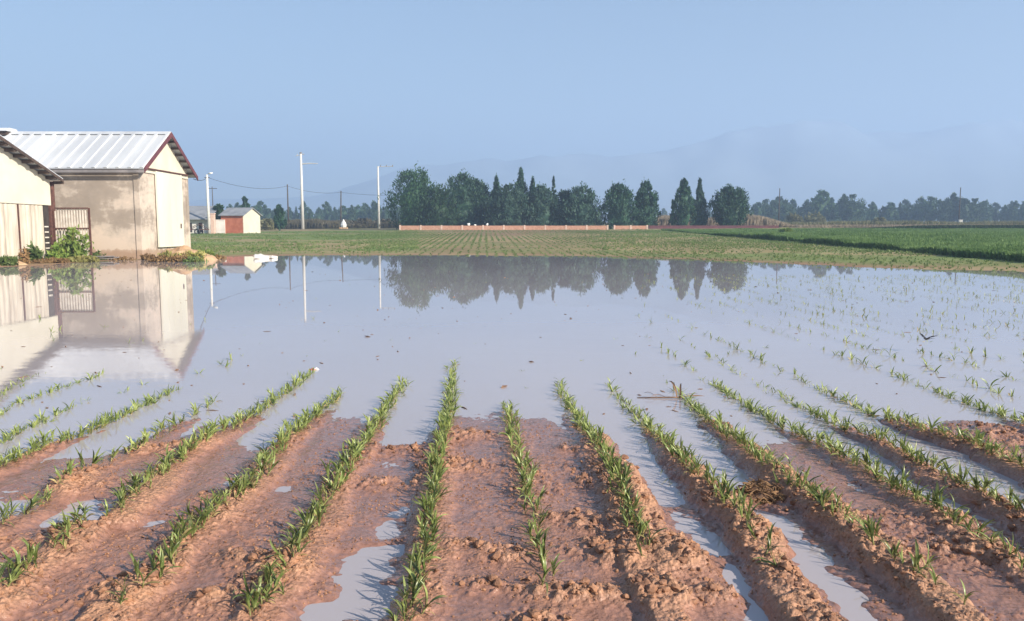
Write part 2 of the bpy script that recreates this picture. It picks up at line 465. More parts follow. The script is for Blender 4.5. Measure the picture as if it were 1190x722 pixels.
def mud_z(X, Y):
    """height of the near field; works on flat arrays. Returns z and clod roughness 0..1"""
    X = np.asarray(X, float); Y = np.asarray(Y, float)
    uy, inv = np.unique(Y, return_inverse=True)
    RX = np.stack([row_x(k, uy) for k in KS], 0)[:, inv.ravel()]      # (K, n)
    wob = (fbm(X * 2.2, Y * 1.4, 61, 3) - .5) * .16 + (fbm(X * 8, Y * 7, 63, 3) - .5) * .09
    Xw = X + wob
    idx = np.clip((RX <= Xw[None]).sum(0) - 1, 0, len(KS) - 2)
    n = np.arange(len(X))
    x0, x1 = RX[idx, n], RX[idx + 1, n]
    f = np.clip((Xw - x0) / np.maximum(x1 - x0, .05), 0, 1)
    r = idx + f
    fd = np.array([FDRY.get(k, 3.0) for k in KS])
    rc = r - .5
    i0 = np.clip(np.floor(rc).astype(int), 0, len(KS) - 2); t = np.clip(rc - i0, 0, 1); t = t * t * (3 - 2 * t)
    yd = fd[i0] * (1 - t) + fd[i0 + 1] * t + (fbm(X * 1.3, Y * 1.3, 71, 3) - .5) * 1.0
    base = np.where(yd > Y, (yd - Y) * .010, (yd - Y) * .022)
    base = np.clip(base, -.12, .018) + .002
    z = base
    rg = np.array([RIDGE.get(k, .02) for k in KS])
    d0 = np.abs(Xw - x0); d1 = np.abs(Xw - x1)
    fade = 1 - .72 * sstep(6.3, 8.6, Y)
    wid = .145 + .05 * (fbm(X * 1.1, Y * 2.0, 77, 2) - .5)
    prof = lambda d: np.exp(-(d / wid) ** 5) + .0
    mod = .6 + .8 * fbm(X * 1.2, Y * 1.7, 81, 3)
    ridge = (rg[idx] * prof(d0) + rg[idx + 1] * prof(d1)) * fade * mod
    z = z + ridge
    ex = np.interp(Y, [p.y for p in EDGE], [p.x for p in EDGE])
    inr = sstep(EDGE[0].y - .1, EDGE[0].y + .3, Y) * sstep(EDGE[-1].y + .3, EDGE[-1].y - .2, Y)
    z = z + .055 * inr * np.exp(-((Xw - ex) / .11) ** 4) * mod
    rough = .12 + .62 * np.clip(ridge / .05, 0, 1) + .4 * inr * np.exp(-((Xw - ex) / .14) ** 2)
    patch = sstep(.5, .66, fbm(X * .9, Y * .9, 91, 4))
    rough = rough * (.3 + .95 * sstep(.3, .7, fbm(X * 1.6, Y * 1.6, 93, 3))) + .42 * patch
    for p, rad, h in MOUNDS:
        ii = np.nonzero((np.abs(X - p.x) < rad * 3) & (np.abs(Y - p.y) < rad * 3.2))[0]
        xi, yi = X[ii], Y[ii]
        if h < 0:                                                     # hollows: drawn out along the rows, ragged rim
            wx = (fbm(xi * 7, yi * 7, 171, 3) - .5) * rad * 1.3; wy = (fbm(xi * 5, yi * 5, 172, 3) - .5) * rad * 2.4
            q = ((xi + wx - p.x) / (rad * .8)) ** 2 + ((yi + wy - p.y) / (rad * 1.25)) ** 2
            z[ii] += h * .8 * np.exp(-q * 1.3) * sstep(.08, -.01, z[ii] - .03); rough[ii] *= 1 - .8 * np.exp(-q)
            continue
        q = ((xi - p.x) / rad) ** 2 + ((yi - p.y) / (rad * .75)) ** 2
        m = np.where(q < 9, np.exp(-q * 1.2), 0) * (.5 + fbm(xi * 5, yi * 5, 57, 2))
        z[ii] += h * .72 * m; rough[ii] += .95 * m
    rough = np.clip(rough, 0, 1.4)
    # clods: thresholded cellular-looking bumps at three sizes, fine grain on top
    c1 = sstep(.52, .80, fbm(X * 9, Y * 8, 101, 3)); c2 = sstep(.54, .78, fbm(X * 20, Y * 18, 111, 2)); c3 = fbm(X * 46, Y * 44, 121, 2)
    fw = sstep(0, .02, z + .012)
    dx = (fbm(X * 14, Y * 14, 151, 2) - .5) * .05; dy = (fbm(X * 14, Y * 14, 152, 2) - .5) * .05
    k1 = cells((X + dx) * 7.5, (Y + dy) * 7.5, 161, .5); k2 = cells((X + dx) * 15, (Y + dy) * 15, 162, .55); k3 = cells((X + dx * .5) * 32, (Y + dy * .5) * 32, 163, .5)
    g1 = sstep(.55, 1.0, rough); g2 = sstep(.35, .8, rough); g3 = sstep(.2, .6, rough)
    z = z + fw * (rough * (.008 * c1 + .007 * c2 + .005 * (c3 - .5)) + g1 * .024 * k1 + g2 * .024 * k2 + (.004 + .014 * g3) * k3 * (.6 + .4 * c2))
    z = z + .006 * (fbm(X * 4, Y * 3, 131, 3) - .5) + .011 * (fbm(X * 13, Y * 9, 133, 4) - .5)
    # fine lines of small crumbs laid by the flow
    z = z + fw * .012 * sstep(.62, .8, fbm(X * 26 + 5, Y * 30, 141, 2)) * (fbm(X * 1.5, Y * 3, 145, 2))
    # border of the patch dips under the water
    e = sstep(12.6, 11.2, np.abs(X)) * sstep(15.6, 14.2, Y) * sstep(.3, 1.2, Y)
    z = -.30 + (z + .30) * e
    return z, rough, base


def build_mud():
    xi = np.arange(-4.2, 4.2, .0115)
    xo = [4.2]
    while xo[-1] < 13: xo.append(xo[-1] + .013 + .045 * (xo[-1] - 4.2) / 4)
    xo = np.array(xo)
    xs = np.concatenate([-xo[::-1], xi[1:], xo[0:]])
    ys = [.2]
    while ys[-1] < 16:
        y = ys[-1]
        ys.append(y + (.08 if y < 3.0 else .0105 if y < 5 else .0105 + (y - 5) * .0042))
    ys = np.array(ys)
    X, Y = np.meshgrid(xs, ys); Xf, Yf = X.ravel(), Y.ravel()
    Z, rough, base = mud_z(Xf, Yf)
    me = mesh_np('muddy_field', np.stack([Xf, Yf, Z], 1), grid_faces(len(xs), len(ys)), None, True, {'above': Z, 'clod': rough})
    m, nt, N, L, b = new_mat('wet_mud')
    ah = N.new("ShaderNodeAttribute"); ah.attribute_name = 'above'
    n1 = noise_node(N, L, 2.2, 6, .6); n2 = noise_node(N, L, 26, 6, .65); n3 = noise_node(N, L, .9, 4, .5)
    # dryness = height above the water plus noise
    mr = N.new("ShaderNodeMapRange"); mr.inputs['From Min'].default_value = .008; mr.inputs['From Max'].default_value = .085
    L.new(ah.outputs['Fac'], mr.inputs['Value'])
    f = N.new("ShaderNodeMath"); f.operation = 'MULTIPLY_ADD'; f.inputs[1].default_value = .9; f.inputs[2].default_value = -.45
    L.new(n1.outputs['Fac'], f.inputs[0])
    dr = N.new("ShaderNodeMath"); dr.operation = 'ADD'; dr.use_clamp = True
    L.new(mr.outputs['Result'], dr.inputs[0]); L.new(f.outputs[0], dr.inputs[1])
    col = ramp(N, [(0, (.265, .138, .102)), (.35, (.31, .160, .110)), (.7, (.36, .188, .120)), (1, (.43, .230, .138))])
    L.new(dr.outputs[0], col.inputs['Fac'])
    vr = ramp(N, [(.3, (.62, .62, .62)), (.7, (1.18, 1.18, 1.18))]); L.new(n2.outputs['Fac'], vr.inputs['Fac'])
    mm = N.new("ShaderNodeMix"); mm.data_type = 'RGBA'; mm.blend_type = 'MULTIPLY'; mm.inputs['Factor'].default_value = 1
    L.new(col.outputs['Color'], mm.inputs['A']); L.new(vr.outputs['Color'], mm.inputs['B'])
    L.new(mm.outputs['Result'], b.inputs['Base Color'])
    rr = ramp(N, [(0, (.10,) * 3), (.35, (.22,) * 3), (.7, (.45,) * 3), (1, (.8,) * 3)]); L.new(dr.outputs[0], rr.inputs['Fac'])
    L.new(rr.outputs['Color'], b.inputs['Roughness'])
    b.inputs['Specular IOR Level'].default_value = .5
    bp = N.new("ShaderNodeBump"); bp.inputs['Strength'].default_value = 1.0; bp.inputs['Distance'].default_value = .016
    bs = N.new("ShaderNodeMapRange"); bs.inputs['To Min'].default_value = .16; bs.inputs['To Max'].default_value = 1.0
    L.new(dr.outputs[0], bs.inputs['Value']); L.new(bs.outputs['Result'], bp.inputs['Strength'])
    L.new(n2.outputs['Fac'], bp.inputs['Height'])
    n4 = noise_node(N, L, 120, 4, .6)
    bp2 = N.new("ShaderNodeBump"); bp2.inputs['Distance'].default_value = .003; L.new(bs.outputs['Result'], bp2.inputs['Strength'])
    L.new(n4.outputs['Fac'], bp2.inputs['Height']); L.new(bp.outputs['Normal'], bp2.inputs['Normal'])
    vo = N.new("ShaderNodeTexVoronoi"); vo.inputs['Scale'].default_value = 42; tcv = N.new("ShaderNodeTexCoord")
    wv = N.new("ShaderNodeMix"); wv.data_type = 'RGBA'; wv.inputs['Factor'].default_value = .03
    L.new(tcv.outputs['Object'], wv.inputs['A']); L.new(n2.outputs['Color'], wv.inputs['B']); L.new(wv.outputs['Result'], vo.inputs['Vector'])
    iv = N.new("ShaderNodeMath"); iv.operation = 'SUBTRACT'; iv.inputs[0].default_value = 1.0; L.new(vo.outputs['Distance'], iv.inputs[1])
    bp3 = N.new("ShaderNodeBump"); bp3.inputs['Distance'].default_value = .012; L.new(bs.outputs['Result'], bp3.inputs['Strength'])
    L.new(iv.outputs[0], bp3.inputs['Height']); L.new(bp2.outputs['Normal'], bp3.inputs['Normal'])
    L.new(bp3.outputs['Normal'], b.inputs['Normal'])
    me.materials.append(m)
    tag(link('muddy_field', me), kind='structure')
    return m


MUD = build_mud()

# ------------------------------------------------------------------ flood water
def build_water():
    me = bpy.data.meshes.new('flood_water')
    me.from_pydata([(-140, -60, 0), (140, -60, 0), (140, 78, 0), (-140, 78, 0)], [], [(0, 1, 2, 3)])
    m, nt, N, L, b = new_mat('muddy_water')
    n = noise_node(N, L, .12, 4, .5, vec_scale=(1, .6, 1))
    c = ramp(N, [(.35, (.35, .315, .325)), (.65, (.405, .365, .37))]); L.new(n.outputs['Fac'], c.inputs['Fac'])
    L.new(c.outputs['Color'], b.inputs['Base Color'])
    b.inputs['IOR'].default_value = 1.45
    rn = noise_node(N, L, .35, 5, .6, vec_scale=(.6, 1.4, 1))
    rr = ramp(N, [(.45, (.004,) * 3), (.75, (.025,) * 3)]); L.new(rn.outputs['Fac'], rr.inputs['Fac']); L.new(rr.outputs['Color'], b.inputs['Roughness'])
    n1 = noise_node(N, L, 1.2, 3, .5, vec_scale=(.5, 1.6, 1)); n2 = noise_node(N, L, 9, 2, .5, vec_scale=(.7, 1.2, 1))
    msk = noise_node(N, L, .10, 3, .5)
    mk = ramp(N, [(.42, (.15,) * 3), (.62, (1,) * 3)]); L.new(msk.outputs['Fac'], mk.inputs['Fac'])
    b2 = N.new("ShaderNodeBump"); b2.inputs['Distance'].default_value = .0006
    b1 = N.new("ShaderNodeBump"); b1.inputs['Distance'].default_value = .0032; L.new(n1.outputs['Fac'], b1.inputs['Height'])
    tc = N.new("ShaderNodeTexCoord"); sp = N.new("ShaderNodeSeparateXYZ"); L.new(tc.outputs['Object'], sp.inputs['Vector'])
    zr = ramp(N, [(0, (.35,) * 3), (.30, (1,) * 3), (.46, (1,) * 3), (.60, (.12,) * 3)])        # a breeze ruffles the water nearer the rows
    dv = N.new("ShaderNodeMath"); dv.operation = 'DIVIDE'; dv.inputs[1].default_value = 30; L.new(sp.outputs['Y'], dv.inputs[0]); L.new(dv.outputs[0], zr.inputs['Fac'])
    ml = N.new("ShaderNodeMath"); ml.operation = 'MULTIPLY'; L.new(mk.outputs['Color'], ml.inputs[0]); L.new(zr.outputs['Color'], ml.inputs[1])
    L.new(ml.outputs[0], b1.inputs['Strength']); L.new(zr.outputs['Color'], b2.inputs['Strength'])
    L.new(n2.outputs['Fac'], b2.inputs['Height']); L.new(b1.outputs['Normal'], b2.inputs['Normal'])
    L.new(b2.outputs['Normal'], b.inputs['Normal'])
    me.materials.append(m)
    tag(link('flood_water', me), kind='structure')


build_water()

# ------------------------------------------------------------------ maize plants
def leaf_strip(base, az, L_, w, rise, bend, twist=0.0, nseg=6):
    """a maize leaf: strip folded along its midrib, rising then arching over. returns verts (n,3), quads"""
    V = []; F = []
    p = Vector(base); ang = rise
    out = Vector((math.cos(az), math.sin(az), 0)); side0 = Vector((-math.sin(az), math.cos(az), 0))
    step = L_ / nseg
    for i in range(nseg + 1):
        t = i / nseg
        ww = w * (.55 + .9 * t if t < .35 else .87 * (1 - ((t - .35) / .65) ** 1.7) + .02)
        d = out * math.cos(ang) + Vector((0, 0, 1)) * math.sin(ang)
        nrm = side0.cross(d)
        s = (side0 * math.cos(twist * t) + nrm * math.sin(twist * t))
        up = d.cross(s)
        V += [p + s * ww * .5 + up * ww * .18, p, p - s * ww * .5 + up * ww * .18]
        p = p + d * step
        ang -= bend * step / L_ * (0.4 + 1.2 * t)
    for i in range(nseg):
        a = i * 3
        F += [(a, a + 1, a + 4, a + 3), (a + 1, a + 2, a + 5, a + 4)]
    return np.array([tuple(v) for v in V]), F


def plant_geometry(seed):
    rd = random.Random(seed)
    h = rd.uniform(.045, .085)
    stem = MB(); lean = Vector((rd.uniform(-.02, .02), rd.uniform(-.02, .02), 0))
    stem.tube([(0, 0, -.03), lean * .4 + Vector((0, 0, h * .5)), lean + Vector((0, 0, h))], [.0075, .0065, .005], 6)
    leaves = []
    n = rd.choice([5, 6, 7, 7])
    az0 = rd.uniform(0, math.pi)
    for i in range(n):
        t = i / (n - 1)
        az = az0 + (i % 2) * math.pi + rd.uniform(-.5, .5)
        old = (i == 0 and rd.random() < .9) or (i == 1 and rd.random() < .5)
        L_ = rd.uniform(.10, .14) if i == 0 else rd.uniform(.15, .235) * (1 - .22 * abs(t - .6))
        rise = R(rd.uniform(38, 60)) if i < 2 else R(rd.uniform(58, 84))
        bend = rd.uniform(1.2, 2.4) if i < 2 else rd.uniform(.5, 1.9)
        b = lean * t + Vector((0, 0, h * (.25 + .75 * t)))
        V, F = leaf_strip(b, az, L_, rd.uniform(.019, .030), rise, bend, rd.uniform(-.9, .9))
        leaves.append((V, F, old))
    return stem, leaves


N_VAR = 14
VARS = []
for i in range(N_VAR):
    st, lv = plant_geometry(100 + i)
    lm = []
    for V, F, old in lv:
        me = mesh_np('leaf', V, np.array(F), M['leaf_old'] if old else M['leaf'], True)
        lm.append(me)
    VARS.append((st, lv, st.mesh('stalk', M['stalk'], True), lm))

PLANTS = []                                                          # (x, y, z, scale, rot, tiltx, tilty, variant, row, tag)
rp = random.Random(5)


def add_plant(x, y, k, sc):
    PLANTS.append([x, y, 0.0, sc, rp.uniform(0, 6.28), rp.gauss(0, .26), rp.gauss(0, .26), rp.randrange(N_VAR), k])


for k, (Ys, Xs, Ds) in ROWS.items():
    Y = Ys[0]
    while Y < Ys[-1]:
        d = float(np.interp(Y, Ys, Ds)) * (1.35 if k <= -5 or k >= 5 else 1.1)
        if d < .03: Y += .1; continue
        gap = .040 / min(max(d, .12), 1.5)
        if rp.random() < min(1, d * 2.0):
            x = float(row_x(k, Y)) + rp.gauss(0, .030)
            add_plant(x, Y, k, rp.uniform(.38, .78))
        Y += gap * rp.uniform(.6, 1.4)
# scattered survivors further out in the water
for k in range(2, 44):
    Y0 = ROWS[k][0][-1] if k in ROWS else (7.0 + (k - 8) * .35)
    Y = Y0
    while Y < 34:
        x = float(row_x(k, Y))
        dens = 1.25 * sstep(.10, .42, x / Y) * (1 if Y < 18 else .6)
        if k in (8, 9, 10, 11, 12) and Y < 12.5: dens += .8
        dens *= 1.3 * float(sstep(.42, .62, vnoise(np.array([k * 3.7]), np.array([Y * .7]), 17))[0]) + .30
        Y += rp.uniform(.09, .22)
        if rp.random() < dens: add_plant(x + rp.gauss(0, .03), Y, k, rp.uniform(.38, .78) * (1.2 if Y < 12.5 and k > 7 else 1))
for k in range(-24, -3):
    Y = ROWS[k][0][-1] if k in ROWS else 9.0
    while Y < 17:
        x = float(row_x(k, Y)); Y += rp.uniform(.15, .5)
        if rp.random() < .11: add_plant(x + rp.gauss(0, .03), Y, k, rp.uniform(.4, .8))
for _ in range(70):                                                   # stray stalks standing in open water
    Y = rp.uniform(9, 30); add_plant(rp.uniform(-.4, .5) * Y, Y, 99, rp.uniform(.25, .55))
PX = np.array([p[0] for p in PLANTS]); PY = np.array([p[1] for p in PLANTS])
PZ = mud_z(PX, PY)[0]
for p, z in zip(PLANTS, PZ):
    p[2] = max(float(z) - .008, -.07 if p[1] < 11 else -.05)
    if p[2] < -.03: p[3] *= 1.02


def px_of(x, y, z):
    v = Vector((x, y, z - CAM_H)); dep = v.y * CP - v.z * SP
    return 595 + FPX * v.x / dep, 361 - FPX * (v.y * SP + v.z * CP) / dep, dep


vis, rest = [], []
for p in PLANTS:
    a, b, d = px_of(p[0], p[1], p[2] + .08)
    if -12 < a < 1202 and b < 738: vis.append((d / p[3], p))
    else: rest.append(p)
vis.sort(key=lambda t: t[0])
NEAR = [p for _, p in vis[:300]]; rest += [p for _, p in vis[300:]]

ROW_NAME = {0: 'the dense central row', 1: 'the thin sparse row right of centre', 2: 'the second row right of the central row',
            3: 'the ridged third row right of centre', 4: 'the row running past the dark straw clump', 5: 'the long row just right of the straw clump row',
            6: 'the row along the water channel at right', 7: 'the raised bank row near the right edge', 8: 'the dark dense row at the far right edge',
            -1: 'the first row left of the central row', -2: 'the second row left of the central row', -3: 'the row ending at the litter scrap',
            -4: 'the broken row through the left clods', -5: 'the long dense row at the left edge', -6: 'the half drowned row at the far left', -7: 'the drowned row at the left edge'}


def plant_label(k, y, first):
    w = ROW_NAME.get(k, 'the drowned rows at the edge')
    if first: return 'nearest plant of ' + w
    if k in ROWS and y > 7.7: return 'maize plant standing in water, ' + w
    if y > 5.6: return 'maize plant midway along ' + w
    return 'maize plant near the front of ' + w


firsts = {}
for p in NEAR:
    if p[8] not in firsts or p[1] < firsts[p[8]]: firsts[p[8]] = p[1]
for p in NEAR:
    st, lv, sme, lms = VARS[p[7]]
    first = p[1] == firsts[p[8]]
    lab = plant_label(p[8], p[1], first)
    o = thing('maize_plant', lab, 'maize plant', (p[0], p[1], p[2]), p[4], 'maize plants standing in the flooded rows')
    o.rotation_euler = (p[5], p[6], p[4]); o.scale = (p[3],) * 3
    link('stalk', sme, o)
    for me in lms: link('leaf', me, o)

# the rest of the seedlings: one mass
VV, FF, MI = [], [], []; off = 0
for p in rest:
    st, lv, _, _ = VARS[p[7]]
    Mx = np.array((Matrix.Translation((p[0], p[1], p[2])) @ Matrix.Rotation(p[4], 4, 'Z') @ Matrix.Rotation(p[6], 4, 'Y') @ Matrix.Rotation(p[5], 4, 'X') @ Matrix.Scale(p[3], 4)))
    far = p[1] > 13
    for V, F, old in (lv[1:4] if far else lv):
        W = V @ Mx[:3, :3].T + Mx[:3, 3]
        VV.append(W); FF.append(np.array(F) + off); MI += [1 if old else 0] * len(F); off += len(W)
me = mesh_np('maize_seedlings', np.concatenate(VV), np.concatenate(FF), M['leaf'], True)
me.materials.append(M['leaf_old']); me.polygons.foreach_set('material_index', MI)
tag(link('maize_seedlings', me), 'far and drowned maize seedlings spread along the flooded rows', 'seedlings', kind='stuff')


# ------------------------------------------------------------------ loose clods, flecks on the water
def unit_blobs(n):
    out = []
    for i in range(n):
        bm = bmesh.new(); bmesh.ops.create_icosphere(bm, subdivisions=2, radius=1)
        rs = random.Random(i)
        ax = [Vector((rs.uniform(-1, 1), rs.uniform(-1, 1), rs.uniform(-1, 1))).normalized() for _ in range(7)]
        for v in bm.verts:
            d = min(1.0, min(.62 + .25 * rs.random() if v.co.dot(a) > .75 else 1.0 for a in ax))
            v.co *= d * rs.uniform(.82, 1.15)
        V = np.array([tuple(v.co) for v in bm.verts]); F = np.array([[v.index for v in f.verts] for f in bm.faces]); bm.free()
        out.append((V, F))
    return out


BLOBS = unit_blobs(8)


def build_clods():
    rs = np.random.RandomState(3)
    n = 60000
    Y = 3.3 + 5.0 * rs.rand(n) ** 1.4; X = (rs.rand(n) * 1.5 - .75) * Y
    z, rough, base = mud_z(X, Y)
    keep = (z > .012) & (rs.rand(n) < np.clip((rough - .45) * .38, .010, .30))
    X, Y, z, rough = X[keep], Y[keep], z[keep], rough[keep]
    VV, FF, off = [], [], 0
    for i in range(len(X)):
        V, F = BLOBS[i % 8]
        s = .005 + .019 * rs.rand() ** 4 * min(rough[i], 1.2) * 1.3
        a = rs.rand() * 6.28; ca, sa = math.cos(a), math.sin(a)
        W = V * np.array([s * (1 + .5 * rs.rand()), s, s * .75])
        W = np.stack([W[:, 0] * ca - W[:, 1] * sa, W[:, 0] * sa + W[:, 1] * ca, W[:, 2]], 1) + np.array([X[i], Y[i], z[i] + s * .25])
        VV.append(W); FF.append(F + off); off += len(W)
    bm = bmesh.new(); bmesh.ops.create_icosphere(bm, subdivisions=1, radius=1)
    TV = np.array([tuple(v.co) for v in bm.verts]); TF = np.array([[v.index for v in f.verts] for f in bm.faces]); bm.free()
    n = 26000; Y = 3.3 + 4.6 * rs.rand(n) ** 1.3; X = (rs.rand(n) * 1.5 - .75) * Y
    z, rough, base = mud_z(X, Y); pc = sstep(.42, .68, fbm(X * 2.2, Y * 2.6, 181, 4))
    keep = (z > .004) & (rs.rand(n) < (.08 + .75 * pc))
    for x, y, zz in zip(X[keep], Y[keep], z[keep]):
        q = .0025 + .006 * rs.rand() ** 2.2
        W = TV * (q * (.7 + .6 * rs.rand(len(TV), 1))) * np.array([1.2, 1, .8]) + np.array([x, y, zz + q * .3])
        VV.append(W); FF.append(TF + off); off += len(W)
    m = mat_noise('clod_soil', (.17, .085, .055), (.36, .185, .105), 7, .75, bump=.006, bscale=110)
    me = mesh_np('soil_clods', np.concatenate(VV), np.concatenate(FF), m, False)
    tag(link('soil_clods', me), 'crumbly brown soil clods scattered over the wet mud', 'soil clods', kind='stuff')


build_clods()


def build_flecks():
    rs = np.random.RandomState(9)
    VV, FF, off = [], [], 0
    for i in range(280):
        Y = 8 + 30 * rs.rand() ** 1.3; X = (rs.rand() * 1.4 - .7) * Y
        if Y > 9 and ground_z(np.array([X]), np.array([Y]))[0] > -.02: continue
        L_ = .03 + .16 * rs.rand() ** 3; w = .008 + .012 * rs.rand(); a = rs.rand() * 3.14; h = .004 + .02 * rs.rand() ** 3
        u = np.array([math.cos(a), math.sin(a), 0]); s = np.array([-math.sin(a), math.cos(a), 0]); c = np.array([X, Y, .002])
        P = [c - u * L_ / 2, c + s * w - u * .1 * L_ + np.array([0, 0, h]), c - s * w + np.array([0, 0, h * .7]), c + u * L_ / 2 + np.array([0, 0, h * rs.rand()]), c + np.array([0, 0, -.01])]
        VV.append(np.array(P)); FF.append(np.array([(0, 1, 4), (1, 3, 4), (3, 2, 4), (2, 0, 4), (0, 2, 1), (1, 2, 3)]) + off); off += 5
    me = mesh_np('floating_flecks', np.concatenate(VV), np.concatenate(FF), M['dead_leaf'])
    tag(link('floating_flecks', me), 'dark specks of dead leaf floating on the flood water', 'flecks', kind='stuff')


build_flecks()


# ------------------------------------------------------------------ small single things in the field
def build_clump():
    p = on_plane(882, 575, .03); z = float(mud_z(np.array([p.x]), np.array([p.y]))[0][0])
    t = thing('straw_clump', 'dark heap of washed up straw and mud beside the water channel', 'straw heap', (p.x, p.y, z - .02))
    rs = random.Random(4); mb = MB()
    bm = bmesh.new(); bmesh.ops.create_icosphere(bm, subdivisions=3, radius=1)
    for v in bm.verts:
        k = .8 + .35 * rs.random(); v.co = Vector((v.co.x * .19 * k, v.co.y * .13 * k, max(v.co.z, -.2) * .10 * k))
    me = bpy.data.meshes.new('mud_core'); bm.to_mesh(me); bm.free(); me.materials.append(mat_noise('dark_mud', (.06, .035, .022), (.17, .095, .06), 14, .8)); link('mud_core', me, t)
    for i in range(420):
        a = rs.uniform(0, 6.28); q = math.sqrt(rs.random()); x, y = .24 * q * math.cos(a), .15 * q * math.sin(a); h = .12 * (1 - q * q) * rs.uniform(.5, 1.15) + .012
        L_ = rs.uniform(.025, .09); b = rs.uniform(0, 3.14); e = rs.uniform(-.5, .6)
        d = Vector((math.cos(b) * math.cos(e), math.sin(b) * math.cos(e), math.sin(e))) * L_ / 2
        c = Vector((x, y, h)); mb.tube([c - d, c + d * .1 + Vector((0, 0, .006)), c + d], rs.uniform(.0016, .0045), 4)
    mb.build('straw', M['straw'], t)


build_clump()


def build_flotsam():
    p = on_plane(785, 463, .0)
    t = thing('dead_stalk', 'brown dead maize stalk with curled leaves lying in the water', 'dead stalk', (p.x, p.y, .0)); t.scale = (.72,) * 3
    mb = MB()
    mb.tube([(-.62, .02, .006), (-.35, .0, .014), (-.05, -.02, .02), (.12, .0, .016)], [.006, .011, .013, .012], 6)
    mb.build('stalk', M['dead_leaf'], t, smooth=True)
    rs = random.Random(2)
    for b, az, L_, w, rise, bend in [((.0, 0, .01), .2, .4, .035, .25, .4), ((.02, 0, .02), 1.9, .42, .04, 1.3, 2.4), ((.05, 0, .01), -.15, .42, .045, .2, .35),
                                     ((-.3, 0, .01), 2.6, .25, .03, .7, 1.6), ((.08, .02, .01), 1.3, .34, .04, 1.5, 2.6), ((-.15, 0, .01), 3.5, .3, .03, .5, 1.2)]:
        V, F = leaf_strip(b, az, L_, w, rise, bend, rs.uniform(-1, 1), 8)
        link('leaf', mesh_np('leaf', V, np.array(F), M['dead_leaf'], True), t)


build_flotsam()


def build_bird():
    p = at_depth(1078, 393, 13.8); p = on_plane(1077, 394, .22)
    t = thing('bird', 'small dark bird skimming low over the open flood water', 'bird', tuple(p), R(200)); t.scale = (.75,) * 3
    # body: one continuous lofted shape, beak to tail along +x
    prof = [(-.105, .002, .0), (-.085, .010, .0), (-.05, .017, .0), (-.01, .024, -.003), (.03, .022, -.002), (.05, .016, .004), (.066, .016, .008), (.08, .010, .008), (.094, .002, .005)]
    mb = MB(); n = 10; vs, fs = [], []
    for x, r, dz in prof:
        for j in range(n):
            a = 2 * math.pi * j / n; vs.append((x, r * math.cos(a), dz + r * .85 * math.sin(a)))
    for i in range(len(prof) - 1):
        for j in range(n): fs.append((i * n + j, i * n + (j + 1) % n, (i + 1) * n + (j + 1) % n, (i + 1) * n + j))
    fs += [tuple(range(n)), tuple((len(prof) - 1) * n + j for j in range(n))]
    for s in (-1, 1):                                                  # forked tail
        mb.add([(-.09, s * .004, .003), (-.19, s * .032, .004), (-.17, s * .016, .004), (-.10, 0, .003), (-.09, s * .004, -.003), (-.19, s * .032, 0), (-.17, s * .016, 0), (-.10, 0, -.003)],
               [(0, 1, 2, 3), (7, 6, 5, 4), (0, 4, 5, 1), (1, 5, 6, 2), (2, 6, 7, 3)])
    mb.add(vs, fs); mb.build('body', M['bird'], t, smooth=True)
    for s in (-1, 1):
        w = MB(); pts = [(.035, .015, .01), (.045, .08, .05), (.02, .15, .085), (-.045, .225, .10), (-.035, .15, .08), (-.02, .08, .045), (-.025, .015, .006)]
        up = [(x, s * y, z) for x, y, z in pts]; lo = [(x, s * y, z - .006) for x, y, z in pts]; k = len(pts)
        w.add(up + lo, [tuple(range(k)), tuple(range(2 * k - 1, k - 1, -1))] + [(i, i + k, (i + 1) % k + k, (i + 1) % k) for i in range(k)])
        w.build('wing', M['bird'], t)


build_bird()


def build_litter():
    p = on_plane(366, 428, .02)
    t = thing('litter_scrap', 'crumpled white and red scrap of litter caught at a row end', 'litter', (p.x, p.y, -.01))
    rs = random.Random(8)
    for nm, m, off, s in (('white_scrap', 'litter_white', (.02, 0, .015), .03), ('red_scrap', 'litter_red', (-.03, -.01, .018), .03)):
        V, F = BLOBS[rs.randrange(8)]
        V = V * np.array([s * 1.5, s * .8, s * .7]) * (1 + .4 * np.random.RandomState(3).randn(len(V), 1) * .5) + np.array(off)
        link(nm, mesh_np(nm, V, F, M[m]), t)


build_litter()


# ------------------------------------------------------------------ leaf-card plants
def cards(C, U, S, rnd):
    """quads: centre C, half-length U, half-width S (arrays n,3)"""
    V = np.stack([C - U - S * .6, C - U * .2 + S, C + U, C - U * .2 - S], 1).reshape(-1, 3)
    n = len(C); F = np.arange(n * 4).reshape(n, 4)
    return V, F


def rand_dirs(n, rs):
    d = rs.randn(n, 3); return d / np.linalg.norm(d, axis=1, keepdims=True)


def crown_profile(kind, t):
    if kind == 'spire': return np.interp(t, [0, .06, .25, .55, .8, 1], [.40, .85, 1, .60, .20, .02])
    if kind == 'cone': return np.interp(t, [0, .08, .25, .5, .75, .9, 1], [.45, .86, 1, .85, .52, .25, .04])
    if kind == 'ovate': return np.interp(t, [0, .1, .3, .55, .75, .9, 1], [.5, .9, 1, .93, .7, .42, .08])
    if kind == 'fan': return np.interp(t, [0, .15, .35, .6, .8, .93, 1], [.38, .72, .95, 1, .82, .5, .15])
    return np.interp(t, [0, .15, .35, .6, .8, .93, 1], [.55, .88, 1, .92, .72, .45, .15])       # broad


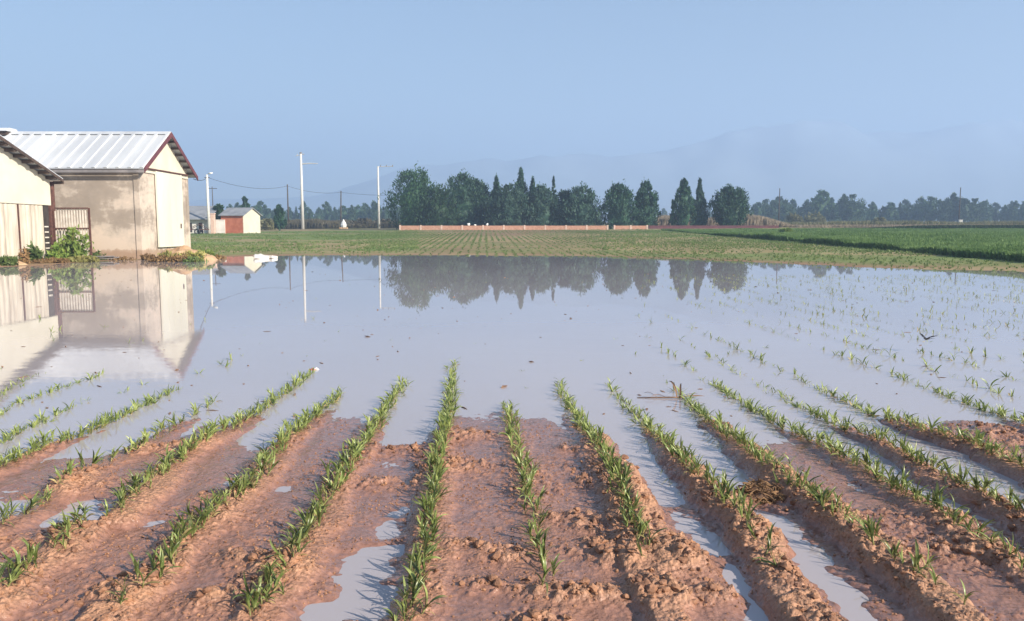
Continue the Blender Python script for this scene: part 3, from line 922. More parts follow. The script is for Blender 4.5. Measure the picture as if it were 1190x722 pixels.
def crown_mesh(kind, H, Wd, z0, mat, seed, nlobe=70, nleaf=42, size=.30, upward=.7):
    rs = np.random.RandomState(seed)
    Rm = Wd / 2; CH = H - z0
    # lobes sit on and inside the profile
    t = rs.rand(nlobe) ** .92; a = rs.rand(nlobe) * 2 * np.pi
    ragged = 1 + .42 * (rs.rand(nlobe) - .42)
    rr = crown_profile(kind, t) * Rm * np.sqrt(rs.rand(nlobe) * .5 + .5) * ragged * .95
    LC = np.stack([rr * np.cos(a), rr * np.sin(a), z0 + t * CH], 1)
    lr = (.14 + .17 * rs.rand(nlobe)) * Rm * (.28 + .85 * crown_profile(kind, t)) + .10 * size
    if kind == 'spire': lr = lr * 1.15
    lr = np.minimum(lr, Rm * .5)
    # upright leading shoots that break the outline
    ns = max(6, nlobe // 3); ts = .12 + .84 * rs.rand(ns); an = rs.rand(ns) * 2 * np.pi; rsx = crown_profile(kind, ts) * Rm * (.45 + .5 * rs.rand(ns))
    SPK = np.stack([rsx * np.cos(an), rsx * np.sin(an), z0 + ts * CH + .05 * CH], 1)
    LC = np.concatenate([LC, SPK, [[0, 0, H - .05 * CH], [0, 0, H - .10 * CH]]])
    lr = np.concatenate([lr, (.08 + .07 * rs.rand(ns)) * Rm + .05 * size, [size * .28, size * .5]])
    tall = np.concatenate([np.full(nlobe, 1.45), np.full(ns, 2.8), [2.6, 2.2]])
    Cs, Us, Ss = [], [], []
    for c, r, tl in zip(LC, lr, tall):
        n = max(8, int(nleaf * (.6 + .8 * rs.rand()) * (1 if tl < 2 else .5)))
        d = rand_dirs(n, rs); q = rs.rand(n, 1) ** .45
        C = c + d * q * r * np.array([1, 1, tl])
        C[:, 2] = np.maximum(C[:, 2], z0 - .3)
        out = np.stack([c[0] + d[:, 0] * r, c[1] + d[:, 1] * r, np.zeros(n)], 1); out /= np.linalg.norm(out, axis=1, keepdims=True) + 1e-6
        U = out * (1 - upward) + np.array([0, 0, upward]) + rand_dirs(n, rs) * .55
        U /= np.linalg.norm(U, axis=1, keepdims=True)
        S = np.cross(U, rand_dirs(n, rs)); S /= np.linalg.norm(S, axis=1, keepdims=True) + 1e-6
        k = size * (.5 + .8 * rs.rand(n, 1))
        Cs.append(C); Us.append(U * k * .95); Ss.append(S * k * .34)
    V, F = cards(np.concatenate(Cs), np.concatenate(Us), np.concatenate(Ss), rs)
    # ragged inner mass so that the crown is not see-through at its heart
    nz, na = 9, 10; core = []
    for i in range(nz):
        tt = i / (nz - 1)
        for j in range(na):
            an = 2 * np.pi * j / na
            r = crown_profile(kind, np.array([tt * .94 + .02]))[0] * Rm * (.46 + .20 * rs.rand())
            core.append((r * math.cos(an), r * math.sin(an), z0 + (.03 + .80 * tt) * CH))
    CF = [(i * na + j, i * na + (j + 1) % na, (i + 1) * na + (j + 1) % na, (i + 1) * na + j) for i in range(nz - 1) for j in range(na)]
    o = len(V); V = np.concatenate([V, np.array(core)]); F = np.concatenate([F, np.array(CF) + o])
    return mesh_np('crown', V, F, mat)


def trunk_mesh(H, z0, r, seed, limbs=4):
    rd = random.Random(seed); mb = MB()
    mb.tube([(0, 0, -.4), (rd.uniform(-.1, .1) * r * 4, 0, z0), (0, 0, z0 + (H - z0) * .6)], [r * 1.25, r, r * .35], 8)
    for i in range(limbs):
        a = rd.uniform(0, 6.28); z = z0 * .8 + (H - z0) * rd.uniform(.05, .4); e = Vector((math.cos(a), math.sin(a), .9)) * (H - z0) * .22
        mb.tube([(0, 0, z), Vector((0, 0, z)) + e * .5, Vector((0, 0, z)) + e], [r * .45, r * .3, r * .12], 5)
    return mb.mesh('trunk', M['bark'], True)


def tree(name, label, cat, px, ytop, w_px, Y, kind, mat, seed, group, z0=.9, **kw):
    b = place(px, Y); H = top_z(px, ytop, Y) - b.z; W = w_px / FPX * Y
    t = thing(name, label, cat, tuple(b), 0, group)
    link('trunk', trunk_mesh(H, z0, max(.12, H * .018), seed), t)
    link('crown', crown_mesh(kind, H, W, z0, M[mat], seed, **kw), t)
    return t


G = 'trees along the brick wall across the field'
for i, (px, yt, w, Y, kind, mat, lab, nm) in enumerate([
    (482, 200, 50, 176, 'broad', 'broad', 'large rounded green tree at the left end of the grove', 'broad_tree'),
    (508, 219, 40, 174, 'broad', 'broad', 'low round green tree second from the left in the grove', 'broad_tree'),
    (537, 204, 46, 180, 'ovate', 'cypress', 'tall ragged dark conifer with a small spike, left of the grove centre', 'conifer_tree'),
    (552, 211, 34, 183, 'broad', 'cypress', 'flat topped dark tree behind the ragged conifer of the grove', 'conifer_tree'),
    (577, 207, 22, 181, 'spire', 'cypress', 'dark narrow cypress spike near the middle of the grove', 'cypress_tree'),
    (591, 217, 42, 174, 'ovate', 'cypress_blue', 'plump blue green cypress in front at the middle of the grove', 'cypress_tree'),
    (605, 196, 26, 184, 'spire', 'cypress', 'tallest pointed conifer of the grove, with airy tiered top', 'conifer_tree'),
    (619, 209, 20, 183, 'spire', 'cypress', 'dark pointed cypress just right of the tallest conifer', 'cypress_tree'),
    (629, 218, 36, 175, 'ovate', 'cypress_blue', 'blue green bushy cypress left of the thin dark spire', 'cypress_tree'),
    (643, 206, 12, 180, 'spire', 'cypress', 'thin dark cypress spire in the right half of the grove', 'cypress_tree'),
    (656, 223, 28, 177, 'ovate', 'cypress', 'short dark cypress between the thin spire and the grove end', 'cypress_tree'),
    (676, 217, 36, 174, 'ovate', 'cypress_blue', 'rounded blue green cypress at the right end of the grove', 'cypress_tree'),
    (719, 216, 42, 174, 'ovate', 'cypress', 'wide bushy cypress, left one of the pair right of the grove', 'cypress_tree'),
    (750, 211, 32, 176, 'cone', 'cypress', 'pointed dense cypress, right one of the pair right of the grove', 'cypress_tree'),
    (781, 233, 7, 174, 'spire', 'cypress', 'very small thin dark cypress standing alone by the reeds', 'cypress_tree'),
    (794, 209, 27, 175, 'cone', 'cypress', 'slender cypress with flared base beside the small thin one', 'cypress_tree'),
    (812, 210, 20, 177, 'spire', 'cypress_blue', 'slim grey green cypress right of the flared slender cypress', 'cypress_tree'),
    (848, 219, 38, 174, 'fan', 'cypress', 'rounded spiky topped tree standing alone right of the cypresses', 'conifer_tree'),
]):
    tree(nm, lab, 'tree', px, yt, w * (1.3 if px < 560 else 1.22 if px < 700 else 1.05), Y, kind, mat, 40 + i, G, z0=.25, nlobe=40 if w < 15 else 110, nleaf=44, size=.36 if w > 15 else .26)

# far hazy tree line: six shared shapes, each tree still its own object
FAR = []
for i, (kd, asp) in enumerate([('ovate', .8), ('ovate', .62), ('cone', .6), ('fan', .8), ('broad', .95), ('spire', .36)]):
    H = 14.0
    FAR.append((trunk_mesh(H, 1.5, .3, 70 + i, 2), crown_mesh(kd, H, H * asp, 1.0, M['far_green'], 80 + i, nlobe=44, nleaf=26, size=.85, upward=.62)))
rf = random.Random(21)


def far_tree(px, ytop, Y, lab, grp, shape=None):
    b = place(px, Y, -.3); H = top_z(px, ytop, Y) - b.z
    t = thing('distant_tree', lab, 'tree', tuple(b), rf.uniform(0, 6.28), grp)
    k = shape if shape is not None else rf.choice([0, 1, 1, 2, 2, 2, 3, 5])
    s = H / 14.0
    t.scale = (s * rf.uniform(.9, 1.25), s * rf.uniform(.9, 1.25), s)
    link('trunk', FAR[k][0], t); link('crown', FAR[k][1], t)


def seg_label(px):
    for lim, l in ((325, 'hazy distant tree behind the red walled shed'), (352, 'hazy distant tree seen between the dark pole and the tall white pole'),
                   (398, 'hazy distant tree seen right of the tall white pole'), (470, 'hazy distant tree left of the grove, beside the second white pole'),
                   (905, 'hazy distant tree behind the dry reeds, left of the dark pole'), (960, 'hazy distant tree above the two pale round bushes'),
                   (1030, 'hazy distant tree in the tall stretch of the far line right of the bushes'), (1108, 'hazy distant tree in the low stretch left of the far right pole'),
                   (1160, 'hazy distant tree just right of the far right pole'), (1400, 'hazy distant tree at the right end of the far line')):
        if px < lim: return l


GR = 'hazy trees in the distant tree line'
px = 866.0
while px < 1205:
    yt = 234 + 4 * math.sin(px * .05) + rf.uniform(-4, 6)
    if 945 < px < 965: yt = 221 + rf.uniform(0, 4)
    if px < 900: yt = 236 + rf.uniform(-3, 4)
    if 1100 < px < 1135: yt = 225 + rf.uniform(0, 8)
    far_tree(px, yt, rf.uniform(390, 430), seg_label(px), GR)
    px += rf.uniform(7.5, 14)
px = 905.0
while px < 1200:
    far_tree(px, 234 + rf.uniform(-4, 4), rf.uniform(460, 500), seg_label(px), GR)
    px += rf.uniform(13, 22)
px = 268.0
while px < 474:
    far_tree(px, 240 + rf.uniform(-5, 4), rf.uniform(400, 460), seg_label(px), GR, rf.choice([1, 2, 2, 3, 5, 0]))
    px += rf.uniform(6, 11)
px = 690.0
while px < 860:
    far_tree(px, 246 + rf.uniform(-4, 3), rf.uniform(600, 680), 'hazy distant tree glimpsed in a gap between the cypresses', GR)
    px += rf.uniform(18, 34)


# ------------------------------------------------------------------ bushes, weeds
def bush_mesh(W, H, mat, seed, n=420, size=.16, upward=.55, stems=True):
    rs = np.random.RandomState(seed)
    nl = 16; a = rs.rand(nl) * 6.28; r = np.sqrt(rs.rand(nl)) * W * .36
    hh = H * (.35 + .65 * rs.rand(nl)) * (1 - .45 * (r / (W * .5)) ** 2)
    Cs, Us, Ss = [], [], []
    for i in range(nl):
        m = n // nl; t = rs.rand(m, 1) ** .8
        C = np.array([r[i] * math.cos(a[i]), r[i] * math.sin(a[i]), 0]) + np.concatenate([rs.randn(m, 2) * W * .085, t * hh[i]], 1)
        U = rand_dirs(m, rs) + np.array([0, 0, upward * 1.6]); U /= np.linalg.norm(U, axis=1, keepdims=True)
        S = np.cross(U, rand_dirs(m, rs)); S /= np.linalg.norm(S, axis=1, keepdims=True) + 1e-6
        k = size * (.5 + .9 * rs.rand(m, 1)); Cs.append(C); Us.append(U * k); Ss.append(S * k * .38)
    V, F = cards(np.concatenate(Cs), np.concatenate(Us), np.concatenate(Ss), rs)
    return mesh_np('leaves', V, F, mat)


def weed(name, label, px, py_top, Y, w_px, mat, seed, group=None, size=.2, n=460, cat='weeds'):
    b = place(px, Y, -.03); b.z = max(b.z, -.05); H = max(.3, top_z(px, py_top, Y) - b.z); W = w_px / FPX * Y
    t = thing(name, label, cat, tuple(b), 0, group)
    st = MB(); rd = random.Random(seed)
    for _ in range(7):
        x, y = rd.uniform(-.3, .3) * W, rd.uniform(-.3, .3) * W
        st.tube([(x * .5, y * .5, -.1), (x, y, H * rd.uniform(.5, .85))], [.018, .008], 4)
    st.build('stem', M['weed_brown'], t)
    link('leaves', bush_mesh(W, H, M[mat], seed, n, size), t)


WG = 'weeds growing along the barn foot'
weed('weed_bush', 'tall bright green weed bush in front of the rusty gate', 84, 258, 49.6, 34, 'weed', 1, WG, .17, 900)
weed('weed_bush', 'leafy green weeds at the foot of the gate, left of the tall bush', 66, 281, 48.6, 22, 'weed', 2, WG, .16, 500)
weed('weed_bush', 'dark green weed clump before the cream shed corner', 38, 279, 46.5, 20, 'weed_dark', 3, WG, .16, 500)
weed('weed_bush', 'green weeds at the waterline at the left picture edge', 7, 294, 43.2, 24, 'weed_dark', 4, WG, .14, 420)
weed('dry_weed', 'dry tan weed tuft below the cream shed', 26, 287, 44.6, 15, 'weed_brown', 5, WG, .14, 320)
weed('weed_bush', 'low dark green weeds beside the plank at the barn wall', 112, 291, 51.5, 20, 'weed_dark', 6, WG, .14, 380)
weed('weed_bush', 'low yellowish weeds along the shore under the gate', 92, 296, 48.2, 44, 'weed_yellow', 7, WG, .13, 520)
weed('weed_bush', 'yellow green weeds on the earth heap below the white door', 193, 291, 49.5, 24, 'weed_yellow', 8, WG, .13, 420)
weed('weed_bush', 'yellow green weeds on the middle of the earth heap', 213, 290, 50.5, 22, 'weed_yellow', 9, WG, .13, 420)
weed('weed_bush', 'bright green weed clump at the right end of the earth heap', 238, 288, 52.5, 22, 'weed', 10, WG, .14, 460)
weed('dry_weed', 'dry brown weeds trailing into the water right of the heap', 252, 295, 53.2, 24, 'weed_brown', 11, WG, .12, 340)
weed('dry_weed', 'brown weeds over the left foot of the earth heap', 183, 295, 48.9, 22, 'weed_brown', 14, WG, .12, 340)
weed('weed_bush', 'low olive weeds along the water edge below the earth heap', 222, 297, 48.6, 36, 'weed_dark', 15, WG, .12, 420)
weed('weed_bush', 'olive weeds on the right slope of the earth heap', 228, 290, 50.6, 22, 'weed_yellow', 17, WG, .12, 400)
weed('dry_weed', 'reddish brown weeds on the water side of the earth heap', 206, 294, 48.7, 26, 'weed_brown', 18, WG, .12, 380)
weed('dry_weed', 'tan dead weeds at the waterline between gate and plank', 56, 299, 46.2, 44, 'weed_brown', 16, WG, .12, 420)
weed('dry_weed', 'dry brown weed tuft at the barn corner foot', 170, 294, 51.5, 18, 'weed_brown', 12, WG, .12, 300)
weed('dry_weed', 'brown dead weeds along the barn wall foot, left of the corner', 138, 298, 51.2, 34, 'weed_brown', 13, WG, .10, 300)


def round_bush(label, px, ytop, Y, w_px, mat, seed, name='round_bush', cat='bush', group=None):
    b = place(px, Y, -.1); H = top_z(px, ytop, Y) - b.z; W = w_px / FPX * Y
    t = thing(name, label, cat, tuple(b), 0, group)
    link('trunk', trunk_mesh(H * .7, .1, .12, seed, 3), t)
    link('crown', crown_mesh('broad', H, W, .0, M[mat], seed, nlobe=40, nleaf=34, size=.4, upward=.45), t)


BG = 'bushes along the far field edge'
round_bush('pale olive round bush, left one of two under the far tree line', 922, 250, 250, 22, 'bush', 1, group=BG)
round_bush('pale olive round bush, right one of two under the far tree line', 946, 249, 255, 24, 'bush', 2, group=BG)
round_bush('low dark green bush at the field edge below the lone spiky tree', 876, 258, 205, 24, 'crop_dark', 3, group=BG)
round_bush('yellow green bush right of the red walled shed', 312, 256, 190, 18, 'bush', 4, group=BG)
round_bush('pale tan bush on the bank left of the far right pole', 1022, 254, 230, 16, 'bush', 5, group=BG)
round_bush('light green bush tuft standing out of the right field', 914, 268, 118, 13, 'weed', 6, group=BG)
round_bush('dark bush under the second white pole', 422, 256, 210, 30, 'scrub', 8, group=BG)
round_bush('dark bush between the white marker and the grove', 450, 257, 215, 26, 'scrub', 9, group=BG)
tree('dark_tree', 'small dark tree alone between the red shed and the tall white pole', 'tree', 325, 239, 13, 175, 'ovate', 'cypress', 201, None, z0=.5, nlobe=50, size=.4)
tree('dark_tree', 'dark leafy tree behind the pale lamp pole by the outbuilding', 'tree', 255, 239, 16, 152, 'fan', 'broad', 202, None, z0=.8, nlobe=50, size=.4)
tree('dark_tree', 'dark narrow tree rising behind the red shed roof', 'tree', 286, 230, 8, 190, 'fan', 'cypress', 203, None, z0=2, nlobe=40, size=.45)


# ------------------------------------------------------------------ masses nobody could count
def tuft_mass(name, label, cat, X, Y, Z, H, W, mat, seed, nb=4, droop=.5):
    rs = np.random.RandomState(seed); n = len(X)
    VV = []
    for j in range(nb):
        a = rs.rand(n) * 6.28; sp = W * (.3 + .7 * rs.rand(n)); h = H * (.55 + .6 * rs.rand(n)); w = W * (.16 + .12 * rs.rand(n))
        dx, dy = np.cos(a), np.sin(a); b = np.stack([X + rs.randn(n) * W * .25, Y + rs.randn(n) * W * .25, Z - .03], 1)
        tip = b + np.stack([dx * sp, dy * sp, h], 1)
        mid = b + np.stack([dx * sp * .35, dy * sp * .35, h * .62], 1); s = np.stack([-dy * w, dx * w, np.zeros(n)], 1)
        VV.append(np.stack([b - s * .5, mid - s, tip, mid + s], 1).reshape(-1, 3))
    V = np.concatenate(VV); F = np.arange(len(V)).reshape(-1, 4)
    tag(link(name, mesh_np(name, V, F, mat)), label, cat, kind='stuff')


def in_view(X, Y, m=.08): return (np.abs(X / np.maximum(Y, 1)) < .661 + m)


def build_masses():
    rs = np.random.RandomState(31)
    # rows of young crop on the dry slope, continuing out of the water
    X, Y = [], []
    for x0 in np.arange(-62, 32, .76):
        y = np.arange(34, 158, .30); y = y + rs.randn(len(y)) * .08
        x = x0 + (y - 60) * DIR + rs.randn(len(y)) * .07
        X.append(x); Y.append(y)
    X, Y = np.concatenate(X), np.concatenate(Y)
    z = ground_z(X, Y); s = X / Y
    dens = .25 + .95 * sstep(.3, .7, fbm(X * .10, Y * .05, 15, 4)) - .25 * np.exp(-((s + .03) / .05) ** 2)
    k = (z > -.10) & (rs.rand(len(X)) < np.clip(dens, .1, 1) * np.where(z < .03, .7, 1)) & in_view(X, Y) & (s > -.21 + .04 * rs.randn(len(X))) & (X < 29.5 + .3 * rs.randn(len(X)))
    tuft_mass('crop_rows', 'rows of young green crop on the dry slope beyond the water', 'crop rows', X[k], Y[k], z[k], .15, .14, M['far_rows'], 1, 4)
    # grass on the slope at left, weeds at right
    n = 60000; Y = 36 + 130 * rs.rand(n) ** 1.2; X = (rs.rand(n) * 1.45 - .72) * Y
    z = ground_z(X, Y); s = X / Y
    c = fbm(X * .25, Y * .12, 19, 3)
    p = np.where(s < -.12, .9, np.where(s > .10, .65, .07)) * sstep(.38, .55, c) * sstep(.03, .25, z)
    k = (rs.rand(n) < p) & (z > .02) & (X < 29.6) & ~((X < -26) & (Y < 67))
    tuft_mass('slope_grass', 'olive grass and weeds on the slope behind the flood', 'grass', X[k], Y[k], z[k], .20, .18, M['grass'], 2, 4)
    # tall dark green crop field on the right
    n = 90000; Y = 30 + 122 * rs.rand(n) ** 1.15; X = 30 + 110 * rs.rand(n) ** 1.3
    edge = 29.6 + (fbm(Y * .35, Y * 0, 25, 3) - .5) * 1.6
    k = (X > edge) & in_view(X, Y); X, Y = X[k], Y[k]
    X2 = 29.7 + rs.rand(9000) ** 2 * 1.6; Y2 = 38 + 115 * rs.rand(9000) ** 1.3
    X2 = X2 + (fbm(Y2 * .35, Y2 * 0, 25, 3) - .5) * 1.6
    X, Y = np.concatenate([X, X2]), np.concatenate([Y, Y2])
    z = ground_z(X, Y)
    H = .30 + .80 * fbm(X * .22, Y * .22, 27, 4) ** 1.3
    H = H * (1 - .5 * sstep(85, 130, Y))
    tuft_mass('green_crop', 'dense dark green crop standing in the right field', 'crop', X, Y, z, H, .34, M['crop'], 3, 5)
    # dark hedge strip at the far edge of the right field, dry grass behind
    n = 9000; X = 70 + 140 * rs.rand(n); Y = 160 + 5 * rs.rand(n)
    k = in_view(X, Y); X, Y = X[k], Y[k]; H = .55 * sstep(72, 90, X) + .2
    tuft_mass('low_hedge', 'low dark hedge line at the far edge of the right field', 'hedge', X, Y, ground_z(X, Y), H, .45, M['crop_dark'], 4, 4)
    n = 9000; X = 66 + 160 * rs.rand(n); Y = 176 + 45 * rs.rand(n); k = in_view(X, Y); X, Y = X[k], Y[k]
    tuft_mass('dry_grass', 'pale dry grass strip below the far tree line', 'dry grass', X, Y, ground_z(X, Y), .7, .45, M['reed'], 5, 4)
    # tall dry reeds behind the cypresses
    n = 16000; Y = 186 + 25 * rs.rand(n); s = .155 + .21 * rs.rand(n); X = s * Y
    H = (1.5 + 2.4 * fbm(X * .12, Y * .05, 29, 3)) * np.where(np.abs(s - .24) < .02, .75, 1) * sstep(.372, .30, s) ** .7
    tuft_mass('dry_reeds', 'tall dry tan reeds behind the cypresses', 'reeds', X, Y, ground_z(X, Y), H, .55, M['reed'], 6, 4)
    # brown scrub band at left
    n = 16000; Y = 205 + 40 * rs.rand(n); s = -.36 + .26 * rs.rand(n); X = s * Y
    H = .7 + 3.0 * fbm(X * .13, Y * .05, 35, 4) ** 1.5 * sstep(-.37, -.3, s)
    tuft_mass('scrub_band', 'brown scrub band along the field edge left of the grove', 'scrub', X, Y, ground_z(X, Y), H, .6, M['scrub'], 7, 4)
    n = 9000; Y = 195 + 110 * rs.rand(n); s = .30 + .42 * rs.rand(n); X = s * Y
    H = .5 + 1.7 * fbm(X * .1, Y * .05, 36, 4) ** 1.5
    tuft_mass('rough_grass', 'mixed rough grass and scrub before the far right trees', 'rough grass', X, Y, ground_z(X, Y), H, .6, M['bush'], 8, 4)


build_masses()


# ------------------------------------------------------------------ barn
def roof_slab(mb, x0, x1, y_e, z_e, y_r, z_r, th, ribs, rib_h=.085, rib_w=.28):
    """sloping sheet from eave line to ridge line, with ribs running down the slope"""
    d = Vector((0, y_r - y_e, z_r - z_e)); Ls = d.length; d.normalize(); n = Vector((1, 0, 0)).cross(d)
    if n.z < 0: n = -n
    def P(x, t, h): return Vector((x, y_e, z_e)) + d * t + n * h
    vs = [P(x0, 0, 0), P(x1, 0, 0), P(x1, Ls, 0), P(x0, Ls, 0), P(x0, 0, th), P(x1, 0, th), P(x1, Ls, th), P(x0, Ls, th)]
    mb.add(vs, [(0, 3, 2, 1), (4, 5, 6, 7), (0, 1, 5, 4), (1, 2, 6, 5), (2, 3, 7, 6), (3, 0, 4, 7)])
    k = int((x1 - x0) / ribs)
    for i in range(k + 1):
        x = x0 + .12 + i * (x1 - x0 - .24) / k
        a, b = x - rib_w / 2, x + rib_w / 2
        vs = [P(a, .01, th - .004), P(b, .01, th - .004), P(b - .05, .01, th + rib_h), P(a + .05, .01, th + rib_h),
              P(a, Ls - .01, th - .004), P(b, Ls - .01, th - .004), P(b - .05, Ls - .01, th + rib_h), P(a + .05, Ls - .01, th + rib_h)]
        mb.add(vs, [(0, 1, 2, 3), (7, 6, 5, 4), (0, 4, 5, 1), (1, 5, 6, 2), (2, 6, 7, 3), (3, 7, 4, 0)])


def build_barn():
    pn = on_plane(165, 300.5, .06); xg, yn = pn.x, pn.y               # near corner of the gable wall
    yf = yn * 1.150; x0 = xg - 27.0; ym = (yn + yf) / 2
    z0 = gz(xg, yn)
    ze = top_z(163, 192, yn); ze_f = ze
    zr = top_z(200, 153.5, ym) - .12
    t = thing('barn', 'large plastered barn with white ribbed roof and tall sliding door', 'barn', (xg, yn, 0))
    def bd(mb, nm, mat, par=t, **k):
        o = mb.build(nm, M[mat], par, **k)
        for v in o.data.vertices: v.co -= Vector((xg, yn, 0)) if par is t else Vector((0, 0, 0))
        return o
    D = yf - yn; xo = .62
    slope = (zr - ze) / (ym - yn)
    # walls: a solid shell to eave height; gable panel above, set proud
    w = MB(); w.span((x0, yn, -.5), (xg, yf, ze - .08))
    wall = bd(w, 'wall', 'plaster')
    for ya in (yn - .06, yf - .34):
        c = MB(); c.span((xg - .30, ya, -.5), (xg + .06, ya + .40, ze - .10)); bd(c, 'corner_pillar', 'plaster')
    g = MB(); zb = ze - .42
    g.prism([(yn - .02, zb), (yf + .02, zb), (yf + .02, ze + .02), (ym, zr - .02), (yn - .02, ze + .02)], 'x', xg - .2, xg + .10)
    gb = bd(g, 'gable_panel', 'cream')
    # sliding door hung on a rail, its edges as thin frame
    dpx0, dpx1 = 181, 210
    yd0 = xg * 900 / (dpx0 - 595); yd1 = xg * 900 / (dpx1 - 595)
    ysc = 1.0 / (CP + ((361 - 240) / FPX) * SP)
    # depth for which the gable plane x = xg projects to that pixel
    def y_at(px, py): d = ray(px, py); return d.y * xg / d.x
    yd0, yd1 = y_at(180.5, 245), y_at(210, 245)
    zd1 = top_z(181, 198.5, yd0); zd0 = top_z(182, 287.5, yd0)
    d = MB(); d.span((xg + .08, yd0, zd0), (xg + .16, yd1, zd1 - .02))
    door = bd(d, 'sliding_door', 'door_white')
    def sub(mb, nm, mat, par):
        o = mb.build(nm, M[mat], par)
        for v in o.data.vertices: v.co -= Vector((xg, yn, 0))
        return o
    fr = MB()
    fr.span((xg + .162, yd0, zd0), (xg + .19, yd0 + .08, zd1 - .02)); fr.span((xg + .162, yd1 - .08, zd0), (xg + .19, yd1, zd1 - .02))
    fr.span((xg + .162, yd0 + .08, zd0), (xg + .19, yd1 - .08, zd0 + .08)); sub(fr, 'door_frame', 'door_white', door)
    for q in (.25, .5, .75):
        sb = MB(); yq = yd0 + (yd1 - yd0) * q; sb.span((xg + .162, yq - .025, zd0 + .085), (xg + .178, yq + .025, zd1 - .03)); sub(sb, 'door_batten', 'door_white', door)
    hd = MB(); hd.span((xg + .192, yd1 - .55, zd0 + 1.35), (xg + .24, yd1 - .48, zd0 + 1.7)); sub(hd, 'door_handle', 'rust', door)
    rl = MB(); rl.span((xg + .105, yn + .25, zd1), (xg + .22, yf - .3, zd1 + .10)); bd(rl, 'door_rail', 'rust')
    # roof: near and far slope sheets with ribs
    r = MB(); ov = .45
    roof_slab(r, x0, xg + xo, yn - ov, ze - ov * slope, ym, zr, .05, .80)
    roof_slab(r, x0, xg + xo, yf + ov, ze - ov * slope, ym, zr, .05, .92)
    roof = bd(r, 'roof', 'roof_white')
    rc = MB(); rc.prism([(ym - .35, zr - .08), (ym, zr + .16), (ym + .35, zr - .08), (ym, zr + .09)], 'x', x0, xg + xo + .02); sub(rc, 'ridge_cap', 'roof_white', roof)
    # oxide red verge boards along the gable edge
    for sgn, ye in ((1, yn - ov), (-1, yf + ov)):
        v = MB(); dirv = Vector((0, ym - ye, slope * ov + (zr - ze))).normalized()
        a = Vector((xg + xo + .03, ye, ze - ov * slope)); b = Vector((xg + xo + .03, ym, zr)); dn = Vector((0, 0, .24)); up = Vector((0, 0, .10)); th = Vector((.05, 0, 0))
        v.add([a - dn, b - dn, b + up, a + up, a - dn + th, b - dn + th, b + up + th, a + up + th], [(0, 1, 2, 3), (7, 6, 5, 4), (0, 4, 5, 1), (1, 5, 6, 2), (2, 6, 7, 3), (3, 7, 4, 0)])
        bd(v, 'verge_board', 'purple')
    # purlins carrying the overhang
    for side, ye in ((0, yn), (1, yf)):
        for i in range(6):
            q = (i + .35) / 6.2; y = ye + (ym - ye) * q; z = ze + (zr - ze) * q - .16
            pmb = MB(); pmb.span((xg + .09, y - .06, z - .09), (xg + xo + .0, y + .06, z + .07)); bd(pmb, 'purlin', 'dark_wood')
    gt = MB(); gt.span((x0, yn - ov - .12, ze - ov * slope - .24), (xg + xo, yn - ov + .02, ze - ov * slope - .06)); bd(gt, 'gutter', 'gutter')
    sf = MB(); sf.span((x0, yn - ov + .03, ze - .30), (xg - .02, yn - .01, ze - .20)); bd(sf, 'soffit', 'gutter')
    # raised ridge vent at the left end
    xv = at_depth(6, 152, ym).x
    vb = MB(); vb.span((xv - 2.2, ym - .55, zr - .15), (xv + .45, ym + .55, zr + .10)); ven = bd(vb, 'ridge_vent', 'dark_wood')
    vt = MB(); vt.prism([(ym - .75, zr + .12), (ym - .4, zr + .36), (ym + .4, zr + .36), (ym + .75, zr + .12)], 'x', xv - 2.4, xv + .55); sub(vt, 'vent_hood', 'roof_white', ven)
    return xg, yn, yf, ze


BX, BYN, BYF, BZE = build_barn()


